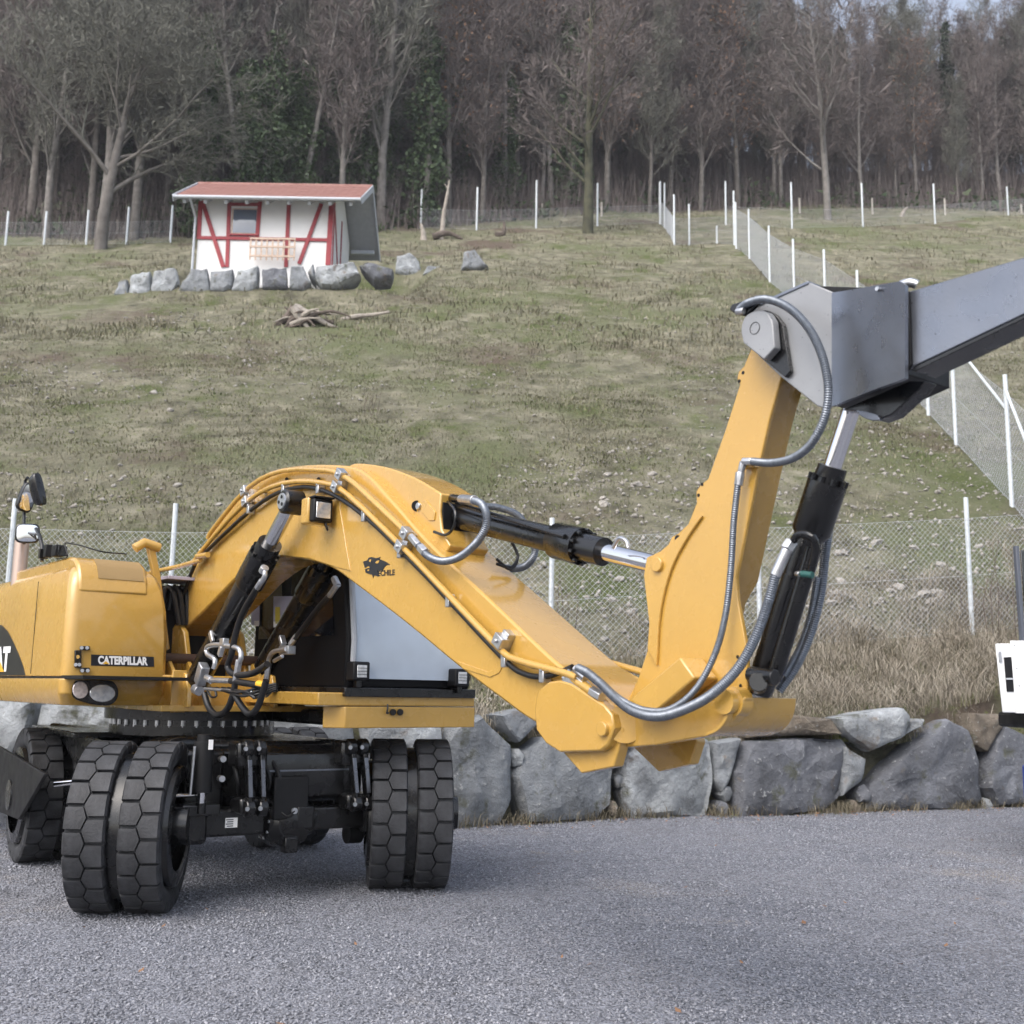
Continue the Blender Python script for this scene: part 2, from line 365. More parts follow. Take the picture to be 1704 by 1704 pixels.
# seams and doubler plates on the near side
plate('weld_doubler', smooth_px([(478, 806), (500, 820), (560, 826), (566, 850), (575, 905), (583, 950)]) + [(560, 944), (514, 929), (470, 924), (440, 925), (450, 870)], -.006, .002, YEL, boom, .003)
plate('lower_doubler', [(760, 1100), (812, 1118), (826, 1112), (838, 1096), (840, 1100), (830, 1120), (815, 1127), (770, 1113)], -.005, .002, YEL, boom, .002)
# pipes on the near side
P1 = [(346, 896), (355, 880), (414, 811), (472, 783), (546, 783), (567, 792), (590, 805), (672, 882), (690, 899)]
P2 = [(322, 940), (332, 921), (408, 837), (472, 804), (540, 804), (580, 824), (659, 900), (699, 940), (824, 1072), (860, 1098), (937, 1119), (960, 1128)]
CB = [(298, 1008), (311, 974), (322, 945), (337, 924), (419, 848), (477, 815), (535, 815), (606, 858), (699, 948), (750, 1002), (840, 1098), (872, 1121), (905, 1126), (937, 1117), (953, 1110)]
for nm, pts, r, m_ in (('steel_pipe', P1, .0165, YEL), ('steel_pipe', P2, .0165, YEL)):
    MB().tube([P(x, y, -.045) for x, y in smooth_px(pts, 3)], r, 12).build(nm, m_, boom)
MB().tube([P(x, y, -.032) for x, y in smooth_px(CB, 4)], .0135, 10).build('black_hose', RUB, boom)
for (x, y, a) in ((409, 826, .9), (564, 800, 1.2), (672, 899, .9), (833, 1067, .9)):
    d = P(x + 8, y + 9 * (1 if x > 500 else -1), -.07) - P(x, y, -.07); d.normalize(); e = d.cross(LU).normalized(); b = MB(); c = P(x, y, -.05)
    big = x != 833
    for sgn in ((-1, 1) if big else (0,)):
        b.box(c + e * (.04 * sgn), d * .033, e * .028, LU * .024)
        b.cyl(c + e * (.04 * sgn) - LU * .024, c + e * (.04 * sgn) - LU * .036, .010, n=8)
    b.box(c + LU * .03, d * .025, e * .05, LU * .022)
    b.build('pipe_clamp', ZNC, boom, .003)
for (x, y) in ((417, 849), (475, 816), (533, 815), (609, 861), (669, 921), (750, 1002), (843, 1101), (907, 1126), (337, 923)):
    b = MB(); c = P(x, y, -.03); b.box(c, FU * .016, LU * .024, ZU * .026); b.cyl(c + ZU * .03 - LU * .028, c + ZU * .03 + LU * .02, .012, n=8); b.build('hose_clip', ZNC, boom, .004)
for (x, y) in ((405, 838), (477, 797), (530, 797), (440, 818)):
    b = MB(); b.cyl(P(x, y, 0), P(x, y, -.02), .011, n=8); b.build('stud', BLKM, boom)
# braided hoses round the stick cylinder
ribbed(MB(), [P(694, 905, -.05), P(712, 925, -.055), P(738, 934, -.06), P(768, 925, -.06), P(797, 898, -.06), P(810, 868, -.05), P(804, 842, -.02), P(788, 833, .04), P(766, 831, .09)], .0185).build('braided_hose', HOSE, boom)
ribbed(MB(), [P(800, 842, .30), P(830, 845, .36), P(862, 858, .42), P(884, 890, .46), P(890, 920, .46), P(874, 942, .45), P(845, 946, .42), P(815, 934, .39)], .0185).build('braided_hose', HOSE, boom)
b = MB(); b.cyl(P(684, 893, -.045), P(697, 908, -.05), .022, n=6); b.cyl(P(700, 911, -.05), P(708, 920, -.054), .026, n=6); b.build('hose_fitting', ZNC, boom, .002)
b = MB(); b.cyl(P(768, 831, .085), P(790, 833, .035), .026, n=12); b.build('hose_fitting', ZNC, boom, .002)
b = MB(); b.cyl(P(752, 829, .13), P(768, 831, .085), .022, n=12); b.tube(spline([P(745, 835, .1), P(757, 850, .05), P(756, 875, .05), P(742, 890, .05), P(722, 885, .03)], .02), .008, 8); b.build('hose_elbow', BLK, boom)
for k in range(2):
    MB().tube(spline([P(826, 930 + k * 8, .25), P(850, 948 - k * 4, .33), P(862, 925, .4), P(850, 900, .36)], .03), .008, 8).build('thin_hose', RUB, boom)
# lamp on the boom
lam = MB(); lc = P(530, 851, -.10); lam.box(lc - FU * .035, FU * .045, LU * .075, ZU * .078); lam = lam.build('work_lamp', YEL, boom, .012)
hd = MB(); hd.box(lc + FU * .03, FU * .03, LU * .062, ZU * .068); hd.build('lamp_body', BLKM, boom, .01)
MB().box(lc + FU * .061, FU * .003, LU * .046, ZU * .046).build('lamp_lens', LENS, boom, .004)
MB().box(lc + FU * .02 + ZU * .075, FU * .05, LU * .066, ZU * .005).build('lamp_visor', BLKM, boom, .002)
MB().tube(spline([P(542, 870, -.12), P(545, 882, -.1), P(540, 870, -.05)], .02), .006, 6).build('lamp_cable', RUB, boom)
# nose
nose = [(897, 1147), (914, 1134), (931, 1132), (950, 1137), (1005, 1173), (1018, 1189), (1021, 1211), (1011, 1240), (998, 1250), (931, 1252), (908, 1237), (892, 1215), (889, 1182), (892, 1160)]
plate('nose_plate', nose, -.055, -.002, YEL, boom, .008)
gus = [(935, 1250), (967, 1287), (1021, 1276), (1028, 1250), (1036, 1215), (1030, 1185), (1000, 1170), (950, 1190)]
plate('nose_gusset', gus, -.012, .045, YEL, boom, .006)
plate('nose_gusset', [(x, y) for x, y in [(1050, 1240), (1095, 1284), (1148, 1272), (1160, 1235), (1150, 1200), (1080, 1190)]], .335, .39, YEL, boom, .006)
disc('pin_head', 1000, 1213, -.075, -.05, .029, YEL, boom)
b = MB(); b.box(P(958, 1137, -.03), FU * .05 - ZU * .03, FU * .02 + ZU * .03, LU * .02); b.cyl(P(940, 1128, -.03), P(965, 1142, -.03), .02, n=8)
b.cyl(P(958, 1112, -.04), P(975, 1128, -.04), .02, n=8); b.cyl(P(985, 1150, -.04), P(1002, 1160, -.04), .024, n=6); b.build('hose_fitting', ZNC, boom, .002)
MB().cyl(P(955, 1130, -.03), P(985, 1150, -.04), .021, n=12).build('pipe_end', YEL, boom, .002)
# far-side pipe seen over the boom
MB().tube([P(1010, 1102, .41), P(1085, 1123, .41)], .017, 10).build('steel_pipe', YEL, boom)
# rail from the deck to the boom
MB().tube([P(252, 952, -.08), P(300, 942, -.07), P(334, 932, -.05)], .018, 10).build('rail', YEL, boom)
MB().cyl(P(328, 926, -.06), P(346, 923, -.06), .02, n=10).build('rail_end', YEL, boom)
# emblem: roaring cat's head and lettering
ox, oy = 590, 915
def em(pts): return [(ox + x / 18.93, oy + y / 18.93) for x, y in pts]
head = em([(260, 370), (400, 330), (440, 240), (540, 225), (690, 262), (810, 220), (780, 290), (880, 330), (990, 380), (1110, 460), (990, 480), (920, 570), (880, 650), (720, 640), (740, 840), (650, 810), (600, 800), (580, 900), (550, 780), (470, 760), (350, 720), (320, 620), (360, 590), (470, 560), (455, 500), (380, 525), (320, 560), (290, 460)])
plate('emblem', head, -.003, -.0005, DEC, boom, 0)
for q in ([(650, 400), (700, 345), (790, 330), (740, 420), (680, 430)], [(450, 370), (470, 300), (530, 300), (500, 380)], [(400, 630), (460, 610), (450, 660), (410, 660)]):
    plate('emblem_gap', em(q), -.0045, -.0035, YEL, boom, 0)
e00, e10, e01 = (P(*em([(735, 835)])[0], -.0015), P(*em([(1270, 800)])[0], -.0015), P(*em([(735, 650)])[0], -.0015))
lettering('lettering', 'ECHILE', e00, e10, e01, DEC, boom, .035)

# ---- hydraulic cylinders: barrel, gland, rod
def cylinder(name, a, b, k0, k1, k2, r, rg, rn, rr):
    """a foot, b rod end; gland from k0 to k1 and its neck to k2 along the way"""
    a, b = V(a), V(b); d = (b - a); L = d.length; d.normalize(); g = MB()
    g.lathe(a, d, [(0, r * .5), (.0, r * .95), (.02, r), (L * k0, r)], 32, True); body = g.build(name, BLK, EX)
    g = MB(); g.lathe(a, d, [(L * k0 - .03, r), (L * k0, rg), (L * k1, rg), (L * k1 + .001, rn), (L * k2, rn * .97), (L * k2 + .001, rr)], 32, True); g.build('gland', BLK, body)
    u = d.cross(LU).normalized(); w_ = d.cross(u)
    for j in range(10):
        an = 2 * math.pi * j / 10; p = a + d * (L * k1) + (u * math.cos(an) + w_ * math.sin(an)) * (rg + rn) / 2
        MB().cyl(p, p + d * .022, .010, n=6).build('gland_bolt', BLK, body)
    MB().cyl(a + d * L * k2 * .9, b, rr, n=24).build('rod', CHR, body)
    return body, d, L
# stick cylinder on top of the boom
sc_, d_, L_ = cylinder('stick_cylinder', P(738, 854, .185), P(1090, 939, .185), .60, .71, .80, .063, .086, .066, .040)
MB().tube(spline([P(1020, 912, .1), P(1030, 896, .1), P(1042, 900, .1), P(1046, 912, .1)], .01), .009, 8).build('grease_pipe', ZNC, sc_)
MB().tube([P(760, 838, .12), P(940, 893, .1)], .012, 8).build('supply_pipe', BLK, sc_)
# boom lift cylinders
def lift(o, pxa, pxb, sgn):
    a = P(*pxa, o); b_ = P(*pxb, o); c_, d, L = cylinder('boom_cylinder', a, b_, .58, .735, .79, .080, .094, .078, .045)
    g = MB(); g.lathe(b_ - LU * .065, LU, [(0, .03), (0, .062), (.01, .074), (.12, .074), (.13, .062), (.13, .03)], 32, True); g.build('rod_eye', BLK, c_)
    g = MB(); e = b_ - LU * .066 * sgn; g.lathe(e, -LU * sgn, [(0, .05), (.008, .048), (.008, .02)], 24, True); g.build('pin_cap', ZNC, c_)
    for q in range(3):
        an = 1.2 + 2.1 * q; p = e - LU * .008 * sgn + FU * math.cos(an) * .026 + ZU * math.sin(an) * .026
        MB().cyl(p, p - LU * .003 * sgn, .011, n=12).build('cap_hole', BLKM, c_)
    return c_
c1 = lift(-.13, (328, 1132), (486, 836), 1)
c2 = lift(BW + .13, (418, 1150), (588, 858), -1)
def hose(pts, r, parent, name='black_hose', m=RUB): return MB().tube(spline(pts, .02), r, 10).build(name, m, parent)
def fitting(a, b, r, parent, n=8): return MB().cyl(a, b, r, n=n).build('hose_fitting', ZNC, parent, .002)
# hoses of the near lift cylinder
O1 = -.25
fitting(P(437, 952, O1), P(441, 944, O1), .026, c1, 12)
hose([P(440, 948, O1), P(441, 958, O1), P(436, 968, O1)], .016, c1, 'elbow', ZNC); fitting(P(436, 966, O1), P(427, 980, O1), .019, c1)
hose([P(428, 978, O1), P(405, 1018, O1), P(392, 1055, O1), P(385, 1090, O1), P(379, 1110, O1), P(390, 1122, O1), P(415, 1122, O1), P(436, 1112, O1), P(445, 1105, O1)], .020, c1)
hose([P(356, 1112, O1), P(358, 1098, O1), P(345, 1088, O1), P(345, 1077, O1), P(360, 1073, O1), P(385, 1076, O1), P(399, 1081, O1), P(401, 1095, O1), P(398, 1102, O1)], .0165, c1, 'steel_elbow', ZNC)
fitting(P(398, 1098, O1), P(392, 1134, O1), .021, c1)
hose([P(392, 1132, O1), P(388, 1155, O1), P(378, 1180, O1), P(362, 1190, O1), P(348, 1178, O1), P(340, 1155, O1)], .020, c1)
hose([P(388, 1150, O1), P(400, 1172, O1), P(415, 1188, O1), P(428, 1178, O1), P(438, 1150, O1), P(443, 1132, O1)], .020, c1)
b = MB(); b.box(P(336, 1122, O1), FU * .03 + ZU * .06, FU * .03 - ZU * .02, LU * .03); b.build('valve_block', ZNC, c1, .006)
b = MB(); b.box(P(352, 1060, O1 + .04), FU * .025 - ZU * .035, FU * .015 + ZU * .01, LU * .01); b.build('bracket', ZNC, c1, .004)
b = MB(); b.box(P(373, 1068, O1), FU * .03, ZU * .022, LU * .02); b.box(P(368, 1083, O1), FU * .015 + ZU * .03, FU * .015 - ZU * .01, LU * .015); b.build('bracket', ZNC, c1, .004)
fitting(P(344, 1128, O1), P(352, 1132, O1), .024, c1); fitting(P(352, 1132, O1), P(384, 1133, O1), .017, c1)
fitting(P(325, 1146, O1), P(332, 1150, O1), .034, c1); fitting(P(340, 1146, O1), P(420, 1152, O1), .010, c1)
hose([P(384, 1133, O1), P(410, 1137, O1), P(440, 1142, O1)], .020, c1); hose([P(430, 1138, O1), P(440, 1140, O1)], .022, c1, 'cable_band', LTY)
for k in range(4):
    hose([P(350 + 10 * k, 1145, O1 + .02), P(395 + 8 * k, 1152 + 6 * (k % 2), O1 - .02), P(425, 1146 + 5 * k, O1 + .01), P(460, 1138 + 3 * k, O1 + .1)], .009, c1, 'thin_hose')
hose([P(345, 1150, O1), P(352, 1160, O1), P(360, 1158, O1), P(358, 1148, O1)], .007, c1, 'thin_hose')
# hoses of the far lift cylinder
O2 = BW + .02
fitting(P(556, 962, O2), P(562, 975, O2), .024, c2); fitting(P(562, 972, O2), P(548, 992, O2), .02, c2)
hose([P(549, 990, O2), P(525, 1018, O2), P(505, 1045, O2), P(492, 1062, O2)], .020, c2); fitting(P(494, 1058, O2), P(484, 1072, O2), .022, c2)
b = MB(); b.box(P(478, 1082, O2 - .05), FU * .07, ZU * .03, LU * .03); b.box(P(470, 1066, O2 - .05), FU * .02 - ZU * .03, FU * .012 + ZU * .01, LU * .02); b.build('valve_block', ZNC, c2, .005)
hose([P(476, 1080, O2 - .08), P(455, 1085, O2 - .1), P(447, 1098, O2 - .1), P(446, 1110, O2 - .1)], .0165, c2, 'steel_elbow', ZNC)
fitting(P(447, 1104, O2 - .1), P(443, 1135, O2 - .1), .022, c2); fitting(P(456, 1100, O2 - .1), P(470, 1092, O2 - .1), .014, c2)
b = MB(); b.box(P(452, 1145, O2 - .1), FU * .035, ZU * .03, LU * .04); b.build('valve_block', BLK, c2, .008); fitting(P(443, 1158, O2 - .1), P(455, 1146, O2 - .1), .014, c2)

# ---- stick
SO0, SO1 = .085, .285
left = [(1025, 1200), (1050, 1165), (1078, 1080), (1081, 1037), (1072, 955), (1077, 927), (1099, 917), (1112, 906), (1118, 893), (1128, 888), (1145, 872), (1159, 837), (1158, 818), (1166, 806), (1178, 797), (1207, 715), (1231, 640), (1226, 630), (1229, 618), (1238, 609), (1250, 580), (1290, 560)]
right = [(1315, 580), (1300, 628), (1281, 694), (1264, 769), (1256, 806), (1225, 959), (1227, 996), (1242, 1078), (1244, 1160)]
foot = [(1226, 1190), (1206, 1212), (1186, 1223), (1090, 1239), (1045, 1241), (1025, 1228)]
outl = left + right + foot
stick = plate('stick', outl, SO0, SO0 + .02, YEL, EX, .004)
plate('far_side_plate', outl, SO1 - .02, SO1, YEL, stick, .004)
core = [(1030, 1200), (1085, 1080), (1088, 1037), (1085, 960), (1105, 925), (1150, 880), (1165, 830), (1185, 800), (1214, 715), (1240, 640), (1258, 585), (1305, 575), (1293, 628), (1274, 694), (1257, 769), (1249, 806), (1216, 962), (1195, 1000), (1170, 1150), (1185, 1200), (1150, 1215), (1045, 1230)]
plate('box_section', core, SO0 + .021, SO1 - .021, YEL, stick, 0)
plate('doubler_plate', smooth_px([(1168, 858), (1140, 900), (1115, 950), (1098, 1020), (1092, 1108)], 4) + [(1077, 1080), (1080, 1037), (1071, 957), (1076, 928), (1099, 919), (1130, 892), (1158, 862)], SO0 - .014, SO0 - .001, YEL, stick, .003)
disc('pin_head', 1091, 939, SO0 - .03, SO0 - .012, .030, YEL, stick)
for (x, y) in ((1127, 896),): disc('lug_hole', x, y, SO0 - .003, SO0 + .001, .014, BLKM, stick, 0)
for (x, y) in ((1236, 620), (1230, 634), (1168, 806), (1162, 824), (1227, 1093), (1232, 1141)):
    disc('bolt_hole', x, y, SO0 - .002, SO0 + .001, .0065, BLKM, stick, 0)
MB().prism([P(1044, 1166, -.05), P(1131, 1093, -.05), P(1156, 1128, -.05), P(1072, 1200, -.05)], LU * .13).build('box_brace', YEL, stick, .008)
g = MB(); g.cyl(P(1040, 1205, -.0), P(1040, 1205, BW), .075, n=32); g.build('pivot_tube', YEL, stick)
plate('foot_plate', [(1040, 1195), (1090, 1175), (1240, 1160), (1228, 1190), (1206, 1212), (1186, 1223), (1090, 1240), (1040, 1244)], .03, SO0 - .001, YEL, stick, .006)
g = MB(); g.lathe(P(1204, 1168, -.015), LU, [(0, .02), (0, .045), (.04, .045), (.041, .055), (.10, .055)], 28, True); g.build('bush', YEL, stick)
bow = [(1216, 1160), (1213, 1184), (1205, 1203), (1192, 1217), (1172, 1226), (1172, 1221), (1189, 1212), (1200, 1200), (1207, 1183), (1210, 1160)]
plate('protective_bow', smooth_px(bow[:5], 4) + smooth_px(bow[5:], 4), -.005, BW, YEL, stick, .003)
for (x, y, sx, sz) in ((1226, 1200, .02, .004), (1232, 1203, .012, .003), (1272, 1192, .012, .012), (1262, 1204, .03, .003), (1246, 1211, .05, .004)):
    oo = (x - 1214) / 105 * BW; p_ = M(*to(P(1209, y - 2, oo))); MB().box(p_ + FU * .004, FU * .002, LU * sx, ZU * sz).build('paint_scuff', BLKM if x < 1240 else GREY, stick)
# bucket cylinder standing in front of the stick
bc, d_, L_ = cylinder('bucket_cylinder', P(1262, 1152, .19), P(1420, 672, .19), .57, .735, .79, .052, .072, .055, .033)
e_ = d_.cross(LU).normalized()
if e_.dot(FU) < 0: e_ = -e_
MB().tube([P(1270, 1120, .16) + e_ * .052, P(1340, 905, .16) + e_ * .042], .030, 16).build('side_pipe', BLK, bc)
hose([P(1318, 905, .08), P(1325, 892, .06), P(1338, 888, .06), P(1352, 893, .06), P(1358, 912, .08), P(1350, 950, .1)], .014, bc, 'supply_pipe', BLK)
b = MB(); b.cyl(P(1248, 1122, .09), P(1290, 1128, .09), .03, n=12); b.cyl(P(1262, 1135, .05), P(1262, 1148, .3), .035, n=16); b.build('foot_clevis', BLK, bc, .003)
for k in range(3): fitting(P(1258 + 3 * k, 1128 + 8 * k, .08), P(1260 + 3 * k, 1130 + 8 * k, .06), .011, bc)
g = MB(); g.lathe(P(1330, 956, .19) - d_ * .008, d_, [(0, .053), (0, .058), (.016, .058), (.016, .053)], 32); g.build('clamp_band', BLK, bc)
g = MB(); g.cyl(P(1334, 955, .09), P(1352, 957, .09), .012, n=10); g.build('sensor', mat('green_plastic', (.02, .09, .08), .5), bc); fitting(P(1325, 955, .1), P(1331, 955, .09), .01, bc)
fitting(P(1318, 902, .08), P(1309, 916, .06), .026, bc, 6); fitting(P(1310, 914, .06), P(1290, 958, .04), .021, bc, 16)
ribbed(MB(), [P(1291, 955, .04), P(1279, 1000, .03), P(1258, 1058, .0), P(1228, 1112, -.03), P(1185, 1155, -.06), P(1140, 1180, -.07), P(1095, 1192, -.075), P(1055, 1184, -.075), P(1025, 1162, -.07), P(1000, 1138, -.06), P(978, 1120, -.05), P(962, 1112, -.045)], .0185).build('spiral_hose', HOSE, stick)
ribbed(MB(), [P(1228, 805, .04), P(1221, 870, .04), P(1216, 950, .04), P(1206, 1030, .03), P(1187, 1095, -.02), P(1155, 1150, -.05), P(1115, 1180, -.065), P(1075, 1182, -.07), P(1040, 1168, -.07), P(1015, 1150, -.06), P(998, 1140, -.055)], .0125).build('spiral_hose', HOSE, stick)
ribbed(MB(), [P(1384, 850, .30), P(1374, 915, .32), P(1366, 985, .33), P(1350, 1050, .33), P(1325, 1108, .32), P(1296, 1150, .28)], .0175).build('spiral_hose', HOSE, stick)
ribbed(MB(), [P(1360, 960, .30), P(1350, 1020, .32), P(1332, 1075, .32), P(1305, 1125, .29)], .0135).build('spiral_hose', HOSE, stick)
fitting(P(1390, 815, .28), P(1383, 855, .29), .02, bc, 12)
b = MB(); b.cyl(P(1237, 768, .045), P(1252, 768, .045), .016, n=8); b.cyl(P(1237, 768, .045), P(1232, 790, .045), .014, n=8); b.cyl(P(1232, 786, .045), P(1229, 808, .045), .018, n=8); b.build('hose_elbow', ZNC, stick, .002)
MB().box(P(1248, 776, .07), FU * .03, LU * .015, ZU * .006).build('hose_bracket', YEL, stick)
ribbed(MB(), [P(1252, 768, .045), P(1285, 770, .02), P(1320, 762, -.02), P(1350, 738, -.05), P(1372, 695, -.07), P(1378, 645, -.08), P(1368, 592, -.08), P(1345, 545, -.08), P(1312, 512, -.08), P(1275, 498, -.07), P(1245, 504, -.05), P(1230, 515, -.03)], .0145).build('spiral_hose', HOSE, stick)

# ---- dark steel extension arm carried by the stick
H0 = -.005
armp = [(1495, 490), (1704, 428), (1930, 361), (1930, 404), (1704, 523), (1518, 611), (1495, 610)]
arm = plate('extension_arm', armp, -.085, .02, GREY, EX, .004)
plate('arm_under_shade', [(1518, 612), (1704, 524), (1930, 405), (1930, 411), (1704, 530), (1522, 618)], -.09, .026, BLK, arm, .002)  # black strip paints the shade on the arm's underside
cheek = smooth_px([(1236, 560), (1237, 532), (1256, 508)], 4) + [(1345, 469), (1388, 487), (1388, 672), (1375, 680), (1360, 676), (1300, 628), (1262, 592)]
plate('head_cheek', cheek, .015, .035, GREYL, arm, .004)
plate('head_cheek', cheek, .335, .355, GREY, arm, .004)
# bent cover plate: flares outwards towards the arm
cols = [(1384, 487, 676, .013), (1394, 485.5, 673, .010), (1404, 484, 668, .003), (1414, 482.5, 664, -.010), (1425, 480.5, 660, -.024), (1450, 476, 650, -.056), (1497, 468, 633, -.116), (1506, 474, 629, -.127)]
g = MB(); vs_ = []; fs_ = []
for i, (x, ya, yb, o_) in enumerate(cols):
    for dy in range(5): vs_.append(P(x, ya + (yb - ya) * dy / 4, o_))
n_ = len(vs_); vs_ += [p + LU * .018 for p in vs_]
for i in range(len(cols) - 1):
    for j in range(4):
        a = i * 5 + j; fs_.append((a, a + 1, a + 6, a + 5)); fs_.append((a + n_, a + 5 + n_, a + 6 + n_, a + 1 + n_))
for i in range(len(cols) - 1):
    for j in (0, 4): a = i * 5 + j; fs_.append((a, a + 5, a + 5 + n_, a + n_))
for i in (0, len(cols) - 1):
    for j in range(4): a = i * 5 + j; fs_.append((a, a + 1, a + 1 + n_, a + n_))
g.add(vs_, fs_).build('bent_cover', GREY, arm)
plate('weld_bead', [(1504, 486), (1512, 484), (1516, 606), (1508, 620)], -.098, -.086, BLKM, arm, .003)
for (x, y) in ((1459, 480), (1483, 478)): disc('bolt_hole', x, y, -.09, -.075, .007, ZNC, arm, 0)
plate('head_box', [(1268, 510), (1345, 475), (1500, 480), (1500, 620), (1400, 668), (1370, 670), (1310, 620)], .04, .33, BLKM, arm, .004)
plate('head_top', [(1256, 506), (1345, 467), (1345, 472), (1258, 511)], .01, .36, GREY, arm, .002)
plate('pivot_lug', smooth_px([(1237, 571), (1233, 548), (1240, 527), (1257, 517), (1275, 519), (1285, 533)], 3) + [(1289, 578), (1271, 598)], -.045, -.008, GREYL, arm, .004)
plate('pivot_gap_shade', smooth_px([(1245, 575), (1243, 548), (1252, 525), (1272, 516), (1290, 523), (1303, 540)], 3) + [(1315, 618), (1306, 628), (1268, 596)], -.006, .014, BLK, arm, .003)  # black block paints the shadow in the gap behind the lug
c = P(1256, 546, -.046); g = MB(); g.lathe(c, -LU, [(0, .0215), (.0015, .0215), (.0015, .023), (0, .023)], 32); g.build('pin_ring', BLKM, arm)
plate('hose_bracket', [(1213, 515), (1218, 506), (1245, 498), (1262, 503), (1240, 526), (1222, 522)], -.035, -.015, BLK, arm, .004)
fitting(P(1226, 519, -.05), P(1238, 517, -.05), .013, arm)
plate('rod_lug', [(1400, 682), (1512, 634), (1540, 633), (1528, 650), (1484, 690), (1460, 699), (1435, 692), (1425, 684)], .05, .12, BLK, arm, .004)
plate('rod_lug', [(1400, 682), (1512, 634), (1540, 633), (1528, 650), (1484, 690), (1460, 699), (1435, 692), (1425, 684)], .26, .32, GREY, arm, .004)
plate('lug_edge', smooth_px([(1424, 682), (1432, 692), (1448, 699), (1465, 699)], 3) + [(1460, 690), (1440, 684)], .035, .05, GREY, arm, .002)
hose([P(1500, 474, .05), P(1515, 470, .05), P(1526, 474, .06)], .016, arm, 'grease_hose', ZNC)

# ---- engine hood beside the boom
HT = .45
HO0, HO1 = -.95, to(Q(278, 1120, HT))[1]
Zb = Q(105, 1125, HT).z; 
def zq(py): return Q(150, py, HT).z
def foot_print(t0, oL, oR, r, tb=-2.5):
    pts = [(t0 - .03, oR), (t0, oR - .03)]
    for k in range(7):
        a = math.pi / 2 * k / 6; pts.append((t0 - r + r * math.cos(a), oL + r - r * math.sin(a)))
    pts += [(tb, oL), (tb, oR)]; return pts
levels = [(1126, 0, 0, 0), (1060, 0, 0, .005), (1010, .012, .004, .02), (975, .035, .012, .045), (952, .07, .03, .08), (940, .12, .06, .12), (934, .20, .12, .16)]
g = MB(); nlev = len(levels); ring = None
for (py, dt, dl, dr) in levels:
    fp = foot_print(HT - dt, HO0 + dl, HO1 - dr, .07); ring = len(fp); g.v += [tuple(M(t, o, zq(py))) for t, o in fp]
for i in range(nlev - 1):
    for j in range(ring): g.f.append((i * ring + j, i * ring + (j + 1) % ring, (i + 1) * ring + (j + 1) % ring, (i + 1) * ring + j))
g.f.append(tuple(range((nlev - 1) * ring, nlev * ring))); g.f.append(tuple(range(ring - 1, -1, -1)))
hood = g.build('engine_hood', YEL, EX, .004, 50)
# raised top cover with anti-slip patch
tc0, tc1 = to(Q(127, 935, HT - .12))[1], to(Q(243, 935, HT - .12))[1]
g = MB()
prof = [(HT - .02, zq(985)), (HT - .05, zq(958)), (HT - .10, zq(938)), (HT - .18, zq(926)), (HT - .3, zq(921)), (-1.2, zq(921)), (-1.2, zq(985))]
n_ = len(prof); g.prism([M(t, tc0, z) for t, z in prof], LU * (tc1 - tc0)); g.build('top_cover', YEL, hood, .02)
g = MB(); o0, o1 = tc0 + .13, tc1 - .03
pr2 = [(HT - .043, zq(960)), (HT - .09, zq(938.5)), (HT - .17, zq(924.5)), (HT - .5, zq(919.2)), (HT - .5, zq(922)), (HT - .18, zq(928)), (HT - .11, zq(942)), (HT - .06, zq(960))]
g.prism([M(t, o0, z) for t, z in pr2], LU * (o1 - o0)); g.build('anti_slip_patch', YELD, hood)
# seam lines on the side, latch plate, name plate
for t_ in (HT - .75, -1.6): MB().box(M(t_, HO0 - .001, (zq(1124) + zq(955)) / 2), FU * .003, LU * .0015, ZU * (zq(960) - zq(1124)) / 2).build('panel_seam', BLKM, hood)
MB().box(M(HT - 1.5, (HO0 + HO1) / 2, zq(1127.5)), FU * 1.9, LU * (HO1 - HO0) / 2 * .985, ZU * .011).build('panel_gap', BLKM, hood)
def QH(px, py, d=.003): return Q(px, py, HT + d)
g = MB(); g.add([QH(151.5, 1089), QH(151.5, 1107.5), QH(256.5, 1109.5), QH(256, 1093)], [(0, 1, 2, 3)]); g.build('name_plate', DEC, hood, smooth=0)
lettering('lettering', 'CATERPILLAR', QH(163, 1105.5, .005), QH(246, 1107.5, .005), QH(163, 1090.8, .005), LTR, hood, .05)
g = MB(); g.add([QH(171, 1104.7, .007), QH(176, 1100, .007), QH(182, 1105, .007)], [(0, 1, 2)]); g.build('triangle_mark', LTY, hood, smooth=0)
g = MB()
for (x0, x1, y0, y1) in ((124, 135, 1082, 1111), (133, 149, 1075, 1082), (133, 149, 1111, 1118)):
    a, b_, c_ = QH(x0, y0, .012), QH(x1, y0, .012), QH(x0, y1, .012); g.box((b_ + c_) / 2, (b_ - a) / 2, FU * .01, (c_ - a) / 2)
br = g.build('mirror_bracket', BLK, hood, .004)
for (x, y) in ((136, 1078), (145, 1078), (137, 1116), (146, 1116), (126, 1106), (132, 1106)): MB().cyl(QH(x, y, .02), QH(x, y, .028), .012, n=10).build('bolt', ZNC, hood)
MB().cyl(QH(129.5, 1093, .02), QH(129.5, 1093, .0245), .012, n=14).build('bracket_hole', YEL, hood)
